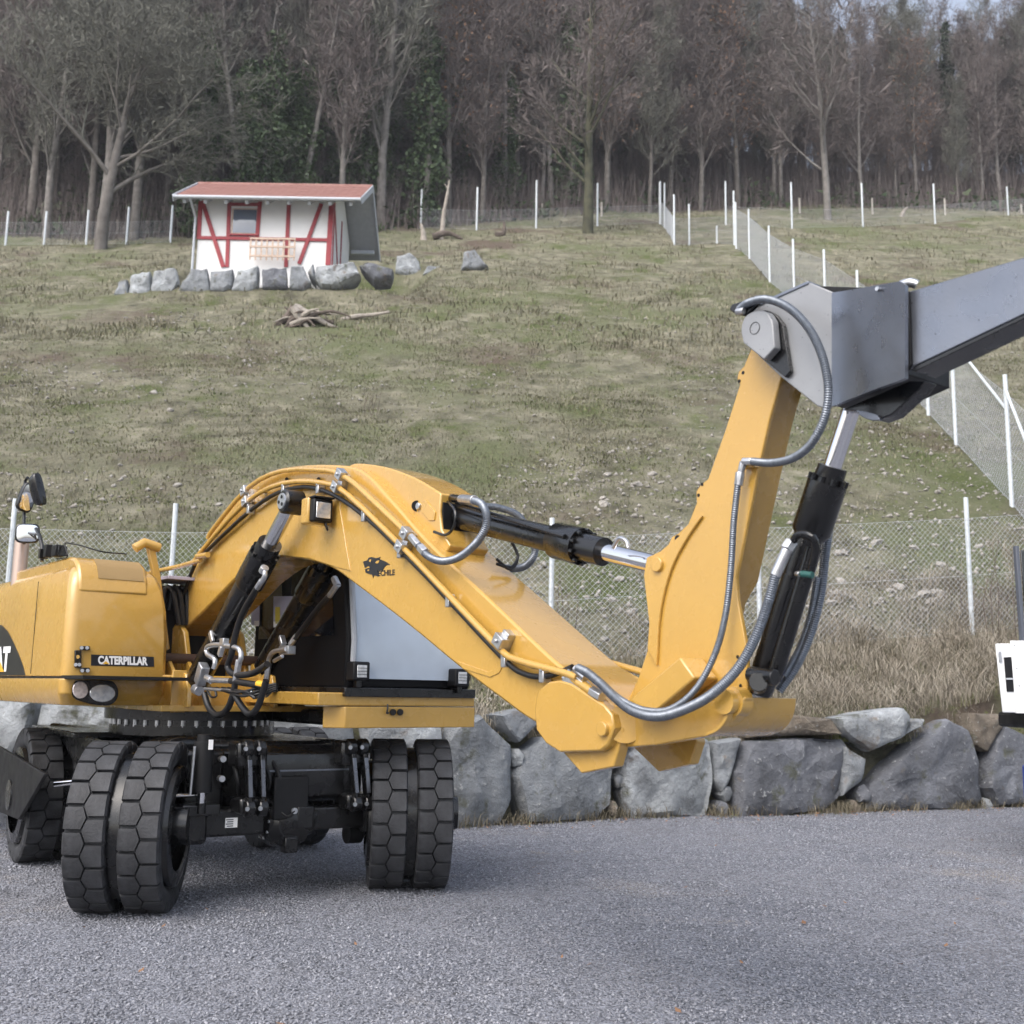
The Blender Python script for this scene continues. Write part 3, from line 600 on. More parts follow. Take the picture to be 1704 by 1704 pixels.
# side badge
def S(px, py, d=.003): return P(px, py, HO0 - d)
g = MB(); bp_ = smooth_px([(2, 1040), (14, 1053), (28, 1082), (38, 1108), (42, 1124)], 4)
pp = [S(x, y) for x, y in bp_]; t0 = to(pp[0])[0]
g.prism([M(to(p)[0], HO0 - .003, p.z) for p in pp] + [M(t0 - 1.0, HO0 - .003, pp[-1].z), M(t0 - 1.0, HO0 - .003, pp[0].z + .03)], LU * .002); g.build('badge', DEC, hood)
tT, zT0, zT1 = to(S(15, 1118))[0], S(15, 1118).z, S(15, 1075).z
lettering('lettering', 'CAT', M(tT - .62, HO0 - .006, zT0), M(tT, HO0 - .006, zT0), M(tT - .62, HO0 - .006, zT1), LTR, hood, .06)
g = MB(); za = zT0 + (zT1 - zT0) * .5; g.add([M(tT - .46, HO0 - .008, zT0), M(tT - .30, HO0 - .008, za), M(tT - .12, HO0 - .008, zT0)], [(0, 1, 2)]); g.build('triangle_mark', LTY, hood, smooth=0)
# skirt below the hood with the lamp cluster
g = MB(); z1, z0 = zq(1130), zq(1174)
fp = foot_print(HT + .03, HO0 - .02, HO1 - .01, .06); fb = foot_print(HT - .03, HO0 + .02, HO1 - .01, .06); n_ = len(fp)
g.add([M(t, o, z1) for t, o in fp] + [M(t, o, z1 * .45 + z0 * .55) for t, o in fp] + [M(t, o, z0) for t, o in fb],
      [(k * n_ + j, k * n_ + (j + 1) % n_, (k + 1) * n_ + (j + 1) % n_, (k + 1) * n_ + j) for k in range(2) for j in range(n_)] + [tuple(range(n_ - 1, -1, -1)), tuple(range(2 * n_, 3 * n_))])
skirt = g.build('side_skirt', YEL, EX, .006)
def QS(px, py, d=.0): return Q(px, py, HT + .03 + d)
def ell(cx, cy, rx, ry, n=28, sq=2.0):
    return [(cx + rx * abs(math.cos(a)) ** (2 / sq) * (1 if math.cos(a) >= 0 else -1), cy + ry * abs(math.sin(a)) ** (2 / sq) * (1 if math.sin(a) >= 0 else -1)) for a in [2 * math.pi * k / n for k in range(n)]]
hl = MB(); oval = [(120, 1146), (124, 1136), (133, 1132), (180, 1132.5), (192, 1138), (197, 1150), (195, 1163), (186, 1172), (172, 1174), (150, 1171), (128, 1164), (121, 1156)]
hl.prism([QS(x, y, .012) for x, y in smooth_px(oval + oval[:1], 3)[:-1]], -FU * .03); hl = hl.build('headlight', BLK, EX, .004)
g = MB(); g.prism([QS(x, y, .018) for x, y in ell(171, 1153.5, 21.5, 15)], -FU * .014); g.build('lens', LENS, hl, .005)
g = MB(); g.prism([QS(x, y, .017) for x, y in ell(134, 1148, 13, 14.5)], -FU * .012); g.build('indicator', LENO, hl, .005)
# mirrors, lamp and exhaust on the hood
st = MB(); mp = lambda px, py, t=.25: P(px, py, HO0 + .05)
MO = HO0 + .06
st.tube([P(70, 934, MO), P(70, 908, MO), P(66, 892, MO), P(60, 880, MO)], .014, 8); st.tube([P(40, 905, MO), P(40, 862, MO), P(42, 800, MO), P(46, 795, MO)], .013, 8); st.tube([P(40, 885, MO), P(66, 890, MO)], .01, 8)
st.box(P(72, 922, MO), FU * .02, LU * .03, ZU * .035); st.build('mirror_arm', BLK, EX, .003)
RGT = V((.93, .36, 0)); NRM = V((.36, -.93, 0))
def mirror(px, py, wx, wz, tilt, glass=True, rz=0., name='mirror'):
    c = P(px, py, MO); R_ = Matrix.Rotation(tilt, 3, NRM) ; X = Matrix.Rotation(rz, 3, 'Z') @ (R_ @ RGT); Z = R_ @ ZU; N = X.cross(Z).normalized()
    if N.y > 0: N = -N
    g = MB(); k = 20
    def loop(s, d): return [c + X * (wx * s * abs(math.cos(a)) ** .5 * (1 if math.cos(a) > 0 else -1)) + Z * (wz * s * abs(math.sin(a)) ** .5 * (1 if math.sin(a) > 0 else -1)) + N * d for a in [2 * math.pi * (j + .5) / k for j in range(k)]]
    prof = [(.93, .03), (1, .025), (1, 0), (.85, -.04), (.4, -.06)]
    vs_ = [p for s, d in prof for p in loop(s, d)]
    fs_ = [(i * k + j, i * k + (j + 1) % k, (i + 1) * k + (j + 1) % k, (i + 1) * k + j) for i in range(4) for j in range(k)] + [tuple(range(k)), tuple(range(4 * k, 5 * k))]
    o = g.add(vs_, fs_).build(name, BLK, EX, 0, 50)
    if glass:
        g = MB(); lp = loop(.86, .031); g.add(lp + [c + N * .038], [(j, (j + 1) % k, k) for j in range(k)]); g.build('mirror_glass', MIR, o)
    return o
mirror(46, 888, .088, .075, .05); mirror(44, 828, .062, .115, -.25, True, .5); mirror(63, 815, .04, .125, .28, False, .9)
g = MB(); g.box(P(97, 917, MO), FU * .05, LU * .035, ZU * .04); l0 = g.build('work_lamp', BLKM, EX, .006); g = MB(); g.box(P(104, 917, MO), FU * .003, LU * .03, ZU * .035) ; g.build('lens', BLK, l0, .002)
MB().box(P(80, 917, MO), FU * .03, LU * .025, ZU * .045).build('switch_box', BLKM, l0, .004)
MB().tube(spline([P(95, 930, MO), P(112, 926, MO), P(108, 905, MO), P(120, 905, MO), P(135, 908, MO), P(170, 918, MO + .1), P(210, 922, MO + .3)], .02), .005, 6).build('cable', RUB, l0)
ex0 = P(31, 990, -.45); ex0 = on_plane(31, 965, FOOT + FU * -1.2, FU); ex1 = on_plane(33, 900, FOOT + FU * -1.2, FU)
g = MB(); g.tube([V((ex0.x, ex0.y, ex0.z - .1)), V((ex0.x, ex0.y, ex1.z))], .055, 24); g.build('exhaust_stack', CHR2, EX)
# yellow catch post at the inner corner of the hood
g = MB(); ho = HO1 - .02
g.prism([Q(245, 905, .2), Q(256, 900, .2), Q(268, 960, .2), Q(283, 1080, .2), Q(272, 1085, .2), Q(258, 965, .2)], -FU * .05); g.tube([Q(224, 913, .2), Q(240, 903, .2), Q(266, 912, .2)], .035, 14); g.build('catch_post', YEL, EX, .006)
# deck between hood and boom: dark gear, hoses
g = MB(); g.box(M(-.35, HO1 + .25, zq(1040)), FU * .3, LU * .4, ZU * .34); g.build('valve_bay', BLKM, EX, .01)
g = MB(); g.box(Q(298, 966, -.02), FU * .2, LU * .16, ZU * .012); g.build('bay_lid', mat('lilac_board', (.42, .38, .45), .5), EX, .003)
for k in range(4): MB().tube(spline([Q(270 + 11 * k, 1015, .0), Q(276 + 11 * k, 980, .02), Q(288 + 11 * k, 985, .06), Q(298 + 8 * k, 1040, .1)], .02), .02, 8).build('black_hose', RUB, EX)

# ---- main frame, brackets
def fz(py): return Q(370, py, .5).z
g = MB(); g.box(M(-.6, .25, (zq(1176) + zq(1120)) / 2), FU * 1.05, LU * .55, ZU * (zq(1120) - zq(1176)) / 2); g.build('main_frame', YEL, EX, .01)
g = MB(); g.box(M(-.45, .25, zq(1177)), FU * 1.12, LU * .62, ZU * .02); g.build('frame_flange', YEL, EX, .004)
for o_ in (-.20, -.06, BW + .06, BW + .2):
    g = MB(); pr = [(.30, zq(1175)), (.72, zq(1175)), (.72, zq(1150)), (.66, zq(1118)), (.55, zq(1112)), (.46, zq(1120)), (.30, zq(1090))]
    g.prism([M(t, o_ - .015, z) for t, z in pr], LU * .03); g.build('cylinder_lug', YEL, EX, .006)
for o_ in (.0, BW):
    g = MB(); pr = [(-.45, zq(1175)), (.30, zq(1175)), (.28, zq(1110)), (.16, zq(1040)), (.02, zq(1020)), (-.12, zq(1040)), (-.45, zq(1110))]
    g.prism([M(t, o_ - .05 + (.06 if o_ else -.0), z) for t, z in pr], LU * .04); g.build('boom_foot_plate', YEL, EX, .008)
g = MB(); g.lathe(P(272, 1058, -.09), LU, [(0, .02), (0, .06), (.02, .07), (.10, .07)], 28, True); g.build('boom_foot_pin', YEL, EX)
g = MB(); g.box(M(.62, -.24, zq(1148)), FU * .008, LU * .05, ZU * .14); g.build('lock_bracket', YEL, EX, .004)
g = MB(); g.cyl(M(.3, -.25, zq(1090)), M(.3, BW + .2, zq(1090)), .035, n=20); g.build('cross_shaft', mat('rust_primer', (.05, .025, .015), .6), EX)

# ---- cab
CT = to(P(570, 1150, .5))[0]; C0 = .5; C1 = to(Q(785, 1152, CT))[1]
def QC(px, py, d=0.): return Q(px, py, CT + d)
zc = lambda py: QC(680, py).z
zs, zr = zc(1150), 2.42
g = MB()
side = [(CT, zs), (CT + .01, zs + .35), (CT - .10, zr - .12), (CT - .22, zr), (CT - 1.35, zr), (CT - 1.42, zr - .1), (CT - 1.42, zs)]
g.prism([M(t, C0 + .02, z) for t, z in side], LU * (C1 - C0 - .04)); cab = g.build('cab', mat('cab_black', (.004, .004, .005), .5, spec=.15), EX, .03)
def fr(o, k): 
    # a point on the front of the cab: o across, k height 0..1
    z = zs + (zr - zs) * k; 
    t = CT + .01 * min(1, k / .3) if k < .3 else CT + .01 - .11 * (k - .3) / .62
    return M(t + .012, o, z)
g = MB(); pts = [(C0 + .075, .05), (C1 - .10, .05), (C1 - .12, .88), (C0 + .09, .88)]
rows = [.07, .3, .6, .9]; g.add([fr(C0 + .075, k) for k in rows] + [fr(C1 - .09, k) for k in rows], [(i, i + 4, i + 5, i + 1) for i in range(3)]); g.build('windscreen', SKYREFL, cab)
for (oa, nm) in ((C0 + .055, 'pillar'), (C1 - .06, 'pillar')):
    g = MB(); g.tube([fr(oa, k) + FU * .01 for k in rows], .02, 8); g.build(nm, SLAT if oa < 1 else BLK, cab)
g = MB(); a, b_ = M(CT - .18, C0 + .012, 0), M(CT - .95, C0 + .012, 0)
for (t0, t1) in ((CT - .17, CT - .82), (CT - .92, CT - 1.32)):
    gg = MB(); gg.add([M(t0, C0 + .012, zs + .36), M(t1, C0 + .012, zs + .36), M(t1, C0 + .012, zr - .14), M(t0 - .08, C0 + .012, zr - .14)], [(0, 1, 2, 3)]); gg.build('side_window', GLS, cab, smooth=0)
POST = mat('poster_paper', (.45, .47, .60), .7, col2=(.36, .34, .46), vscale=7); POSY = mat('poster_yellow', (.55, .46, .06), .7)
for (x0, x1, y0, y1, m_, nm) in ((455, 492, 992, 1040, POST, 'notice'), (458, 466, 1010, 1038, POSY, 'notice_print'), (472, 490, 1030, 1040, POSY, 'notice_print'), (484, 494, 1010, 1030, POSY, 'notice_print'), (418, 432, 985, 1040, POST, 'notice'), (455, 464, 1034, 1044, WHT, 'notice'), (423, 431, 1033, 1042, WHT, 'notice')):
    d = .005 if m_ is POST else .002
    MB().add([P(x0, y0, C0 + d), P(x1, y0, C0 + d), P(x1, y1, C0 + d), P(x0, y1, C0 + d)], [(0, 1, 2, 3)]).build(nm, m_, cab, smooth=0)
g = MB(); g.box(M(CT - .68, (C0 + C1) / 2, zs - .012), FU * .72, LU * (C1 - C0) / 2 * 1.01, ZU * .03); g.build('cab_sill', BLK, cab, .005)
for (x, y, dd) in ((596, 1117, .05), (763, 1128, .05)):
    c = QC(x, y, dd); g = MB(); g.box(c, FU * .05, LU * .062, ZU * .062); wl = g.build('work_lamp', BLKM, EX, .012)
    MB().box(c + FU * .051, FU * .002, LU * .036, ZU * .04).build('lens', LENS, wl, .003)
    for q in range(3): MB().box(c + FU * .054 + ZU * (.02 - .02 * q), FU * .001, LU * .034, ZU * .0018).build('lens_rib', BLKM, wl)
    MB().box(c - ZU * .075, FU * .02, LU * .02, ZU * .03).build('lamp_foot', BLK, wl, .003)
# cab base beam and step box
zb0, zb1, zb2 = zc(1154), zc(1175), zc(1211)
g = MB(); g.box(M(CT - .70, (C0 + C1) / 2 - .08, (zb0 + zb1) / 2), FU * .71, LU * ((C1 - C0) / 2 + .10), ZU * (zb0 - zb1) / 2); g.build('cab_base', YEL, EX, .008)
oL = to(QC(548, 1190))[1]
stepb = MB(); pts = [(CT + .015, C0 + .02), (CT + .015, C1 + .02), (CT - .9, C1 + .02), (CT - .9, C0 + .55), (CT - .085, oL)]
stepb.prism([M(t, o, zb2) for t, o in pts], ZU * (zb1 - zb2 - .006)); stepb = stepb.build('step_box', YEL, EX, .006)
for (x, y, r) in ((654, 1185, .022), (666, 1185, .022)): MB().cyl(QC(x, y, .012), QC(x, y, .035), r, n=16).build('plug', BLKM, stepb, .004)
MB().tube(spline([QC(645, 1172, .03), QC(645, 1180, .035), QC(643.5, 1187, .03), QC(647, 1186, .03)], .01), .006, 6).build('hook', BLK, stepb)

# ---- slewing ring and chassis
rc = V((SW.x, SW.y, 0)); zr0 = zq(1180)
rcx = on_plane(322, 1195, SW, V((0, 1, 0))); RC = V((rcx.x, SW.y, 0))
g = MB(); g.lathe(RC, ZU, [(zr0 - .19, .50), (zr0 - .19, .60), (zr0 - .12, .60), (zr0 - .12, .58), (zr0 - .08, .58), (zr0 - .08, .64), (zr0 - .005, .64), (zr0 - .005, .3)], 64, True); ringo = g.build('slewing_ring', BLK, EX)
for k in range(40):
    a = 2 * math.pi * k / 40; p = RC + V((math.cos(a) * .585, math.sin(a) * .585, zr0 - .13)); MB().cyl(p, p + ZU * .05, .016, n=8).build('ring_bolt', ZNC, ringo)
g = MB(); g.box(M(.35, 1.0, zr0 - .04), FU * 1.0, LU * .35, ZU * .05); g.build('cab_bracket', BLK, EX, .02)
WR, AX = .53, .50
chz = zr0 - .2
g = MB(); g.box(K(-.05, 0, chz - .14), CU * 1.05, CL * .42, ZU * .14); ch = g.build('chassis_frame', BLK, EX, .03)
g = MB(); g.box(K(-.05, 0, chz - .025), CU * .8, CL * .6, ZU * .022); g.build('deck_plate', BLK, ch, .01)
# fender arms over the left wheel
for u_ in (.75, .92):
    MB().tube(spline([K(u_, -.3, chz - .03), K(u_ + .05, -.65, chz - .02), K(u_ + .12, -.85, chz - .10), K(u_ + .15, -.9, chz - .22)], .03), .05, 12).build('hose_guard', BLK, ch)
# front axle
def Kf(px, py, u): return on_plane(px, py, SW + CU * u, CU)
UF = 1.25
g = MB(); ax0, ax1 = K(UF, -.72, AX), K(UF, .72, AX)
g.box(K(UF, -.45, AX), CU * .085, CL * .32, ZU * .085); axle = g.build('front_axle', BLK, EX, .02)
g = MB(); g.box(K(UF, .48, AX), CU * .075, CL * .32, ZU * .075); g.build('axle_arm', BLK, axle, .02)
g = MB(); g.lathe(K(UF, -.14, AX), CL, [(0, .09), (.02, .125), (.06, .13), (.10, .17), (.20, .18), (.28, .16), (.30, .12), (.34, .11)], 28, True); g.build('differential', BLK, axle)
g = MB(); g.lathe(K(UF - .15, .02, AX - .02), CU, [(0, .15), (.1, .17), (.25, .15), (.30, .09)], 24, True); g.build('differential_cover', BLK, axle)
g = MB(); g.box(K(UF + .13, .1, AX + .02), CU * .05, CL * .055, ZU * .07); g.box(K(UF + .12, .02, AX - .15), CU * .04, CL * .045, ZU * .05); g.build('axle_block', BLK, axle, .008)
for k in range(10):
    a = 2 * math.pi * k / 10; p = K(UF, -.115, AX) + (CU * math.cos(a) + ZU * math.sin(a)) * .115; MB().cyl(p, p - CL * .014, .011, n=6).build('flange_bolt', ZNC, axle)
g = MB(); p0 = K(UF + .087, -.36, AX); g.add([p0 + CL * a + ZU * b for a, b in ((-.04, -.03), (.04, -.03), (.04, .03), (-.04, .03))], [(0, 1, 2, 3)]); tp = g.build('type_plate', LTR, axle, smooth=0)
for k in range(4): MB().box(p0 + CU * .001 + CL * (-.012 + .004 * (k % 2)) + ZU * (.019 - .013 * k), CU * .0006, CL * (.02 if k % 2 else .024), ZU * .003).build('plate_mark', DEC, axle)
g = MB(); g.lathe(K(UF - .1, .52, AX - .13), CL, [(0, .02), (0, .07), (.1, .07), (.1, .02)], 20, True); g.build('stop_roller', BLKM, axle)
# cross box with hanging cover, link pairs, axle ram
g = MB(); pr = [(UF - .02, chz - .02), (UF + .10, chz - .06), (UF + .12, chz - .16), (UF + .10, chz - .34), (UF + .0, chz - .38), (UF - .3, chz - .38), (UF - .3, chz - .02)]
g.prism([K(u, -.26, z) for u, z in pr], CL * .72); cb_ = g.build('cross_box', BLK, EX, .012)
MB().box(K(UF + .13, .10, chz - .17), CU * .004, CL * .36, ZU * .005).build('weld_seam', GREY, cb_)
g = MB(); g.box(K(UF + .16, .0, chz - .34), CU * .012, CL * .12, ZU * .135); cv = g.build('hanging_cover', BLKM, EX, .012)
MB().cyl(K(UF + .172, .02, chz - .42), K(UF + .19, .02, chz - .42), .02, n=12).build('tap', ZNC, cv)
MB().tube(spline([K(UF + .185, .02, chz - .42), K(UF + .2, -.03, chz - .45), K(UF + .17, -.06, chz - .43), K(UF + .1, -.12, chz - .36)], .02), .006, 6).build('thin_hose', RUB, cv)
def links(v0, dv):
    for j in range(2):
        v = v0 + .085 * j; g = MB()
        a, b_ = K(UF + .22, v, chz - .02), K(UF + .22, v + dv, AX + .10)
        g.box((a + b_) / 2 - CU * .0, CU * .035, CL * .012, (a - b_) / 2); o = g.build('lift_link', GREY if False else BLK, EX, .006)
        for q in (a, b_): MB().cyl(q - CL * .03, q + CL * .03, .055, n=20).build('link_eye', BLK, o, .01)
        for q in (a, b_): MB().cyl(q - CL * .03 + CU * .05, q - CL * .03 + CU * .06, .014, n=10).build('link_pin', ZNC, o)
        MB().box((a + b_) / 2 + CU * .04, CU * .006, CL * .013, (a - b_) / 2 * .62).build('link_flat', GREY, o, .002)
    g = MB(); g.box(K(UF + .12, v0 + .04, chz - .06), CU * .10, CL * .10, ZU * .08); g.build('link_bracket', BLK, EX, .02)
    g = MB(); g.box(K(UF + .12, v0 + .04 + dv, AX + .11), CU * .10, CL * .10, ZU * .05); g.build('link_bracket', BLK, EX, .02)
links(-.33, .03); links(.38, .05)
g = MB(); p = K(UF + .14, -.58, .70); g.lathe(p, ZU, [(0, .04), (0, .062), (.30, .062), (.31, .045), (.35, .045)], 24, True); ram = g.build('axle_ram', BLKM, EX)
MB().cyl(p - ZU * .09, p + ZU * .01, .028, n=16).build('rod', CHR, ram); MB().cyl(p - ZU * .13, p - ZU * .065, .034, n=16).build('sleeve', BLK, ram)
MB().box(p - ZU * .11 - CU * .08, CU * .10, CL * .12, ZU * .035).build('ram_seat', BLK, ram, .01)
MB().tube([p + CU * .05 - CL * .075 + ZU * .28, p + CU * .05 - CL * .085, p + CU * .05 - CL * .085 - ZU * .01], .009, 8).build('steel_pipe', ZNC, ram)
for z_ in (.08, .2): MB().cyl(p + CL * .11 + ZU * z_, p + CL * .11 + CU * .05 + ZU * z_, .02, n=10).build('fitting', ZNC, ram)
MB().box(p + CU * .065 + CL * .02 + ZU * .29, CU * .003, CL * .014, ZU * .03).build('sticker', LTR, ram)
g = MB(); q0 = K(UF + .10, -.62, AX + .18); g.cyl(q0 - CL * .14, q0 + CL * .06, .014, n=10); g.build('track_rod', CHR, axle)
g = MB(); g.box(K(UF - .45, .02, .74), CU * .25, CL * .50, ZU * .20); g.box(K(UF - .2, -.5, .72), CU * .12, CL * .14, ZU * .22); g.box(K(UF - .2, .52, .74), CU * .12, CL * .10, ZU * .2); g.build('gear_housing', BLK, EX, .03)
MB().box(K(UF + .02, -.62, AX), CU * .11, CL * .10, ZU * .12).build('steering_knuckle', BLK, axle, .03)
MB().box(K(UF + .02, .66, AX), CU * .10, CL * .10, ZU * .11).build('steering_knuckle', BLK, axle, .03)
for q in range(5): MB().tube(spline([K(UF + .05, -.38 + .06 * q, chz - .05), K(UF + .16, -.36 + .07 * q, chz - .22), K(UF + .05, -.30 + .05 * q, AX + .12)], .03), .014, 8).build('brake_hose', RUB, axle)
# rear axle
g = MB(); g.box(K(-1.05, 0, AX), CU * .10, CL * .72, ZU * .10); g.build('rear_axle', BLK, EX, .02)
g = MB(); g.box(K(-.55, -.62, .74), CU * .42, CL * .20, ZU * .20); g.build('battery_box', BLK, EX, .03)
g = MB(); g.prism([K(.45, -.98, chz - .02), K(-.9, -.98, chz + .02), K(-.9, -.98, chz - .05), K(.0, -.98, chz - .30), K(.40, -.98, chz - .22)], CL * .04); g.build('fender_plate', BLK, EX, .01)
# stabiliser blade at the rear, left-hand ram and shield
def Kr(px, py, v): return on_plane(px, py, SW + CL * v, CL)
sh = MB(); sp = [Kr(-60, 1210, -1.28), Kr(0, 1244, -1.28), Kr(74, 1288, -1.28), Kr(30, 1364, -1.28), Kr(0, 1352, -1.28), Kr(-60, 1330, -1.28)]
sh.prism(sp, CL * .03); sh = sh.build('blade_shield', BLKM, EX, .006)
g = MB(); g.tube([K(-.15, -.62, chz - .12), Kr(52, 1272, -1.0)], .055, 16); rm = g.build('blade_ram', BLK, EX)
MB().tube([K(.1, -.75, chz - .28), Kr(92, 1305, -1.1)], .022, 14).build('rod', CHR, rm)
g = MB(); g.tube([K(-.2, -.5, chz - .04), K(-1.6, -.9, chz - .0)], .04, 10); g.box(K(-.9, -.8, chz + .0), CU * .8, CL * .25, ZU * .02); g.build('rear_deck', BLK, EX, .01)
g = MB(); g.lathe(K(-.05, -.62, chz - .12), CL, [(-.12, .02), (-.12, .09), (-.1, .11), (.1, .11)], 24, True); g.build('pivot_hub', BLK, EX)

# ---- wheels: twin tyres with separate tread blocks
NB = 22; PT = 2 * math.pi / NB; RT, RB, TW = .530, .498, .121
def tread_mesh(sidesgn):
    vs_ = []; fs_ = []; gap = .15; ns = 6
    for i in range(ns + 1):
        a = -.5 + gap / 2 + (1 - gap) * i / ns
        zg = (.24 - .48 * abs(a) * 2 / 1) * .5 * 2      # zigzag joint along the middle
        u1 = zg * .5 - .045
        for (u, r) in ((-1.0, RB - .03), (-1.02, RT - .02), (-.93, RT - .001), ((-.93 + u1) / 2, RT), (u1, RT - .001), (u1, RB - .01)):
            ang = a * PT; vs_.append((u * TW * sidesgn, -r * math.cos(ang), r * math.sin(ang)))
    m_ = 6
    for i in range(ns):
        for j in range(m_ - 1): q = i * m_ + j; fs_.append((q, q + 1, q + m_ + 1, q + m_))
    fs_ += [tuple(range(m_)), tuple(range(ns * m_, (ns + 1) * m_))]
    me = bpy.data.meshes.new('tread_block'); me.from_pydata(vs_, [], fs_); me.materials.append(TYR); fix(me, 30); return me
TB = [tread_mesh(1), tread_mesh(-1)]
g = MB(); g.lathe((0, 0, 0), (1, 0, 0), [(-.08, .37), (-.10, .385), (-.121, .43), (-.121, .475), (-.117, .492), (-.112, RB), (.112, RB), (.117, .492), (.121, .475), (.121, .43), (.10, .385), (.08, .37)], 48)
TYM = g.build('tmp', TYR, None); TYME = TYM.data; bpy.data.objects.remove(TYM)
g = MB(); g.lathe((0, 0, 0), (1, 0, 0), [(-.31, .30), (-.30, .375), (-.27, .385), (-.25, .36), (-.19, .28), (-.05, .26), (-.05, .09), (.05, .09), (.05, .26), (.19, .28), (.25, .36), (.27, .385), (.30, .375), (.31, .30), (.30, .28)], 40)
g.lathe((0, 0, 0), (1, 0, 0), [(-.034, .36), (-.034, .468), (.034, .468), (.034, .36)], 48); g.lathe((0, 0, 0), (1, 0, 0), [(-.36, .03), (-.36, .12), (-.2, .14), (.2, .14), (.36, .12), (.36, .03)], 24, True)
RIM = g.build('tmp', BLK, None); RIMME = RIM.data; bpy.data.objects.remove(RIM)
JT = None
def wheel(pos, ang, blocks=True):
    o = link('wheel', RIMME, EX); o.location = V(pos) - EX.location; o.rotation_euler = (0, 0, ang); o.scale = (.95, .95, .95)
    for x in (-.160, .160):
        t = link('tyre', TYME, o); t.location = (x, 0, 0)
        ph = rnd.random() * PT
        if blocks:
            for k in range(NB):
                for s_ in (0, 1):
                    b_ = link('tread_block', TB[s_], o); b_.location = (x, 0, 0); b_.rotation_euler = (ph + (k + .5 * s_) * PT, 0, 0)
        else:
            bm = bmesh.new()
            for k in range(NB):
                for s_ in (0, 1):
                    m2 = TB[s_].copy(); m2.transform(Matrix.Rotation((k + .5 * s_) * PT, 4, 'X')); bm.from_mesh(m2); bpy.data.meshes.remove(m2)
            me = bpy.data.meshes.new('tread'); bm.to_mesh(me); bm.free(); me.materials.append(TYR); q = link('tread', me, o); q.location = (x, 0, 0)
    return o
fl = CAMP + ray(210, 1516) * (CAMZ / -ray(210, 1516).z); frr = CAMP + ray(675, 1476) * (CAMZ / -ray(675, 1476).z)
wheel(V((fl.x, fl.y, WR * .95 - .002)), math.radians(5)); wheel(V((frr.x, frr.y, WR * .95 - .002)), math.radians(9))
wheel(K(-1.05, -.95, WR * .95 - .002), TH, False); wheel(K(-1.05, .95, WR * .95 - .002), TH, False)

# ------------------------------------------------------------------ boulders
def W(px, py):
    d = ray(px, py); y = 8.0
    while y < 25:
        y += .1
        if y > yw(d.x * y): break
    lo, hi = y - .1, y
    for _ in range(14):
        m_ = (lo + hi) / 2
        if m_ > yw(d.x * m_): hi = m_
        else: lo = m_
    return CAMP + d * hi
def boulder(pts, nrm, depth, bulge, m, parent, seed, name='boulder'):
    """irregular block: outline points on its face plane, faceted bulging front, tapering back"""
    r_ = random.Random(seed); n_ = len(pts); c = sum((V(p) for p in pts), V((0, 0, 0))) / n_; nrm = V(nrm).normalized()
    fine = []
    for i in range(n_):
        a, b_ = V(pts[i]), V(pts[(i + 1) % n_]); k = max(2, int((b_ - a).length / .09))
        for j in range(k):
            p = a.lerp(b_, j / k); q = (p - c); sz = q.length
            p = c + q * (1 + .05 * noise.noise(p * 3.1 + V((seed, 0, 0))) + .03 * noise.noise(p * 9 + V((seed, 3, 0)))); fine.append(p)
    m_ = len(fine); vs_ = []
    prof = [(.80, -depth), (.97, -depth * .5), (1.0, -.06), (.985, -.01), (.94, .45 * bulge), (.80, .8 * bulge), (.6, .95 * bulge), (.35, 1.05 * bulge), (.12, 1.0 * bulge)]
    tilt = V((r_.uniform(-.35, .35), r_.uniform(-.2, .2), r_.uniform(-.45, .25)))
    for s_, d in prof:
        for p in fine:
            q = c + (p - c) * s_; e = 0
            if d > 0: e = (q - c).dot(tilt) * .30 + bulge * .5 * noise.noise(q * 2.6 + V((0, seed, 0))) * s_ ** .2 + .02 * noise.noise(q * 9) + .03 * noise.noise(q * 5 + V((seed, 9, 0))) - .11 * s_ ** .2 * abs(noise.noise(q * 1.5 + V((seed, 5, 2)))) - .05 * abs(noise.noise(q * 5 + V((3, seed, 2)))) + .04 - .035 * max(0, noise.noise(V((q.x * 7, q.y * 7, q.z * 1.2)) + V((seed, 1, 0))))
            vs_.append(q + nrm * (d + e))
    g = MB(); k = len(prof)
    g.add(vs_, [(i * m_ + j, i * m_ + (j + 1) % m_, (i + 1) * m_ + (j + 1) % m_, (i + 1) * m_ + j) for i in range(k - 1) for j in range(m_)] + [tuple(range(m_)), tuple(range((k - 1) * m_, k * m_))])
    return g.build(name, m, parent, 0, 32)
wallo = thing('boulder_wall', 'low retaining wall of big rough grey boulders along the back of the gravel yard', 'wall', (1, 12, 0))
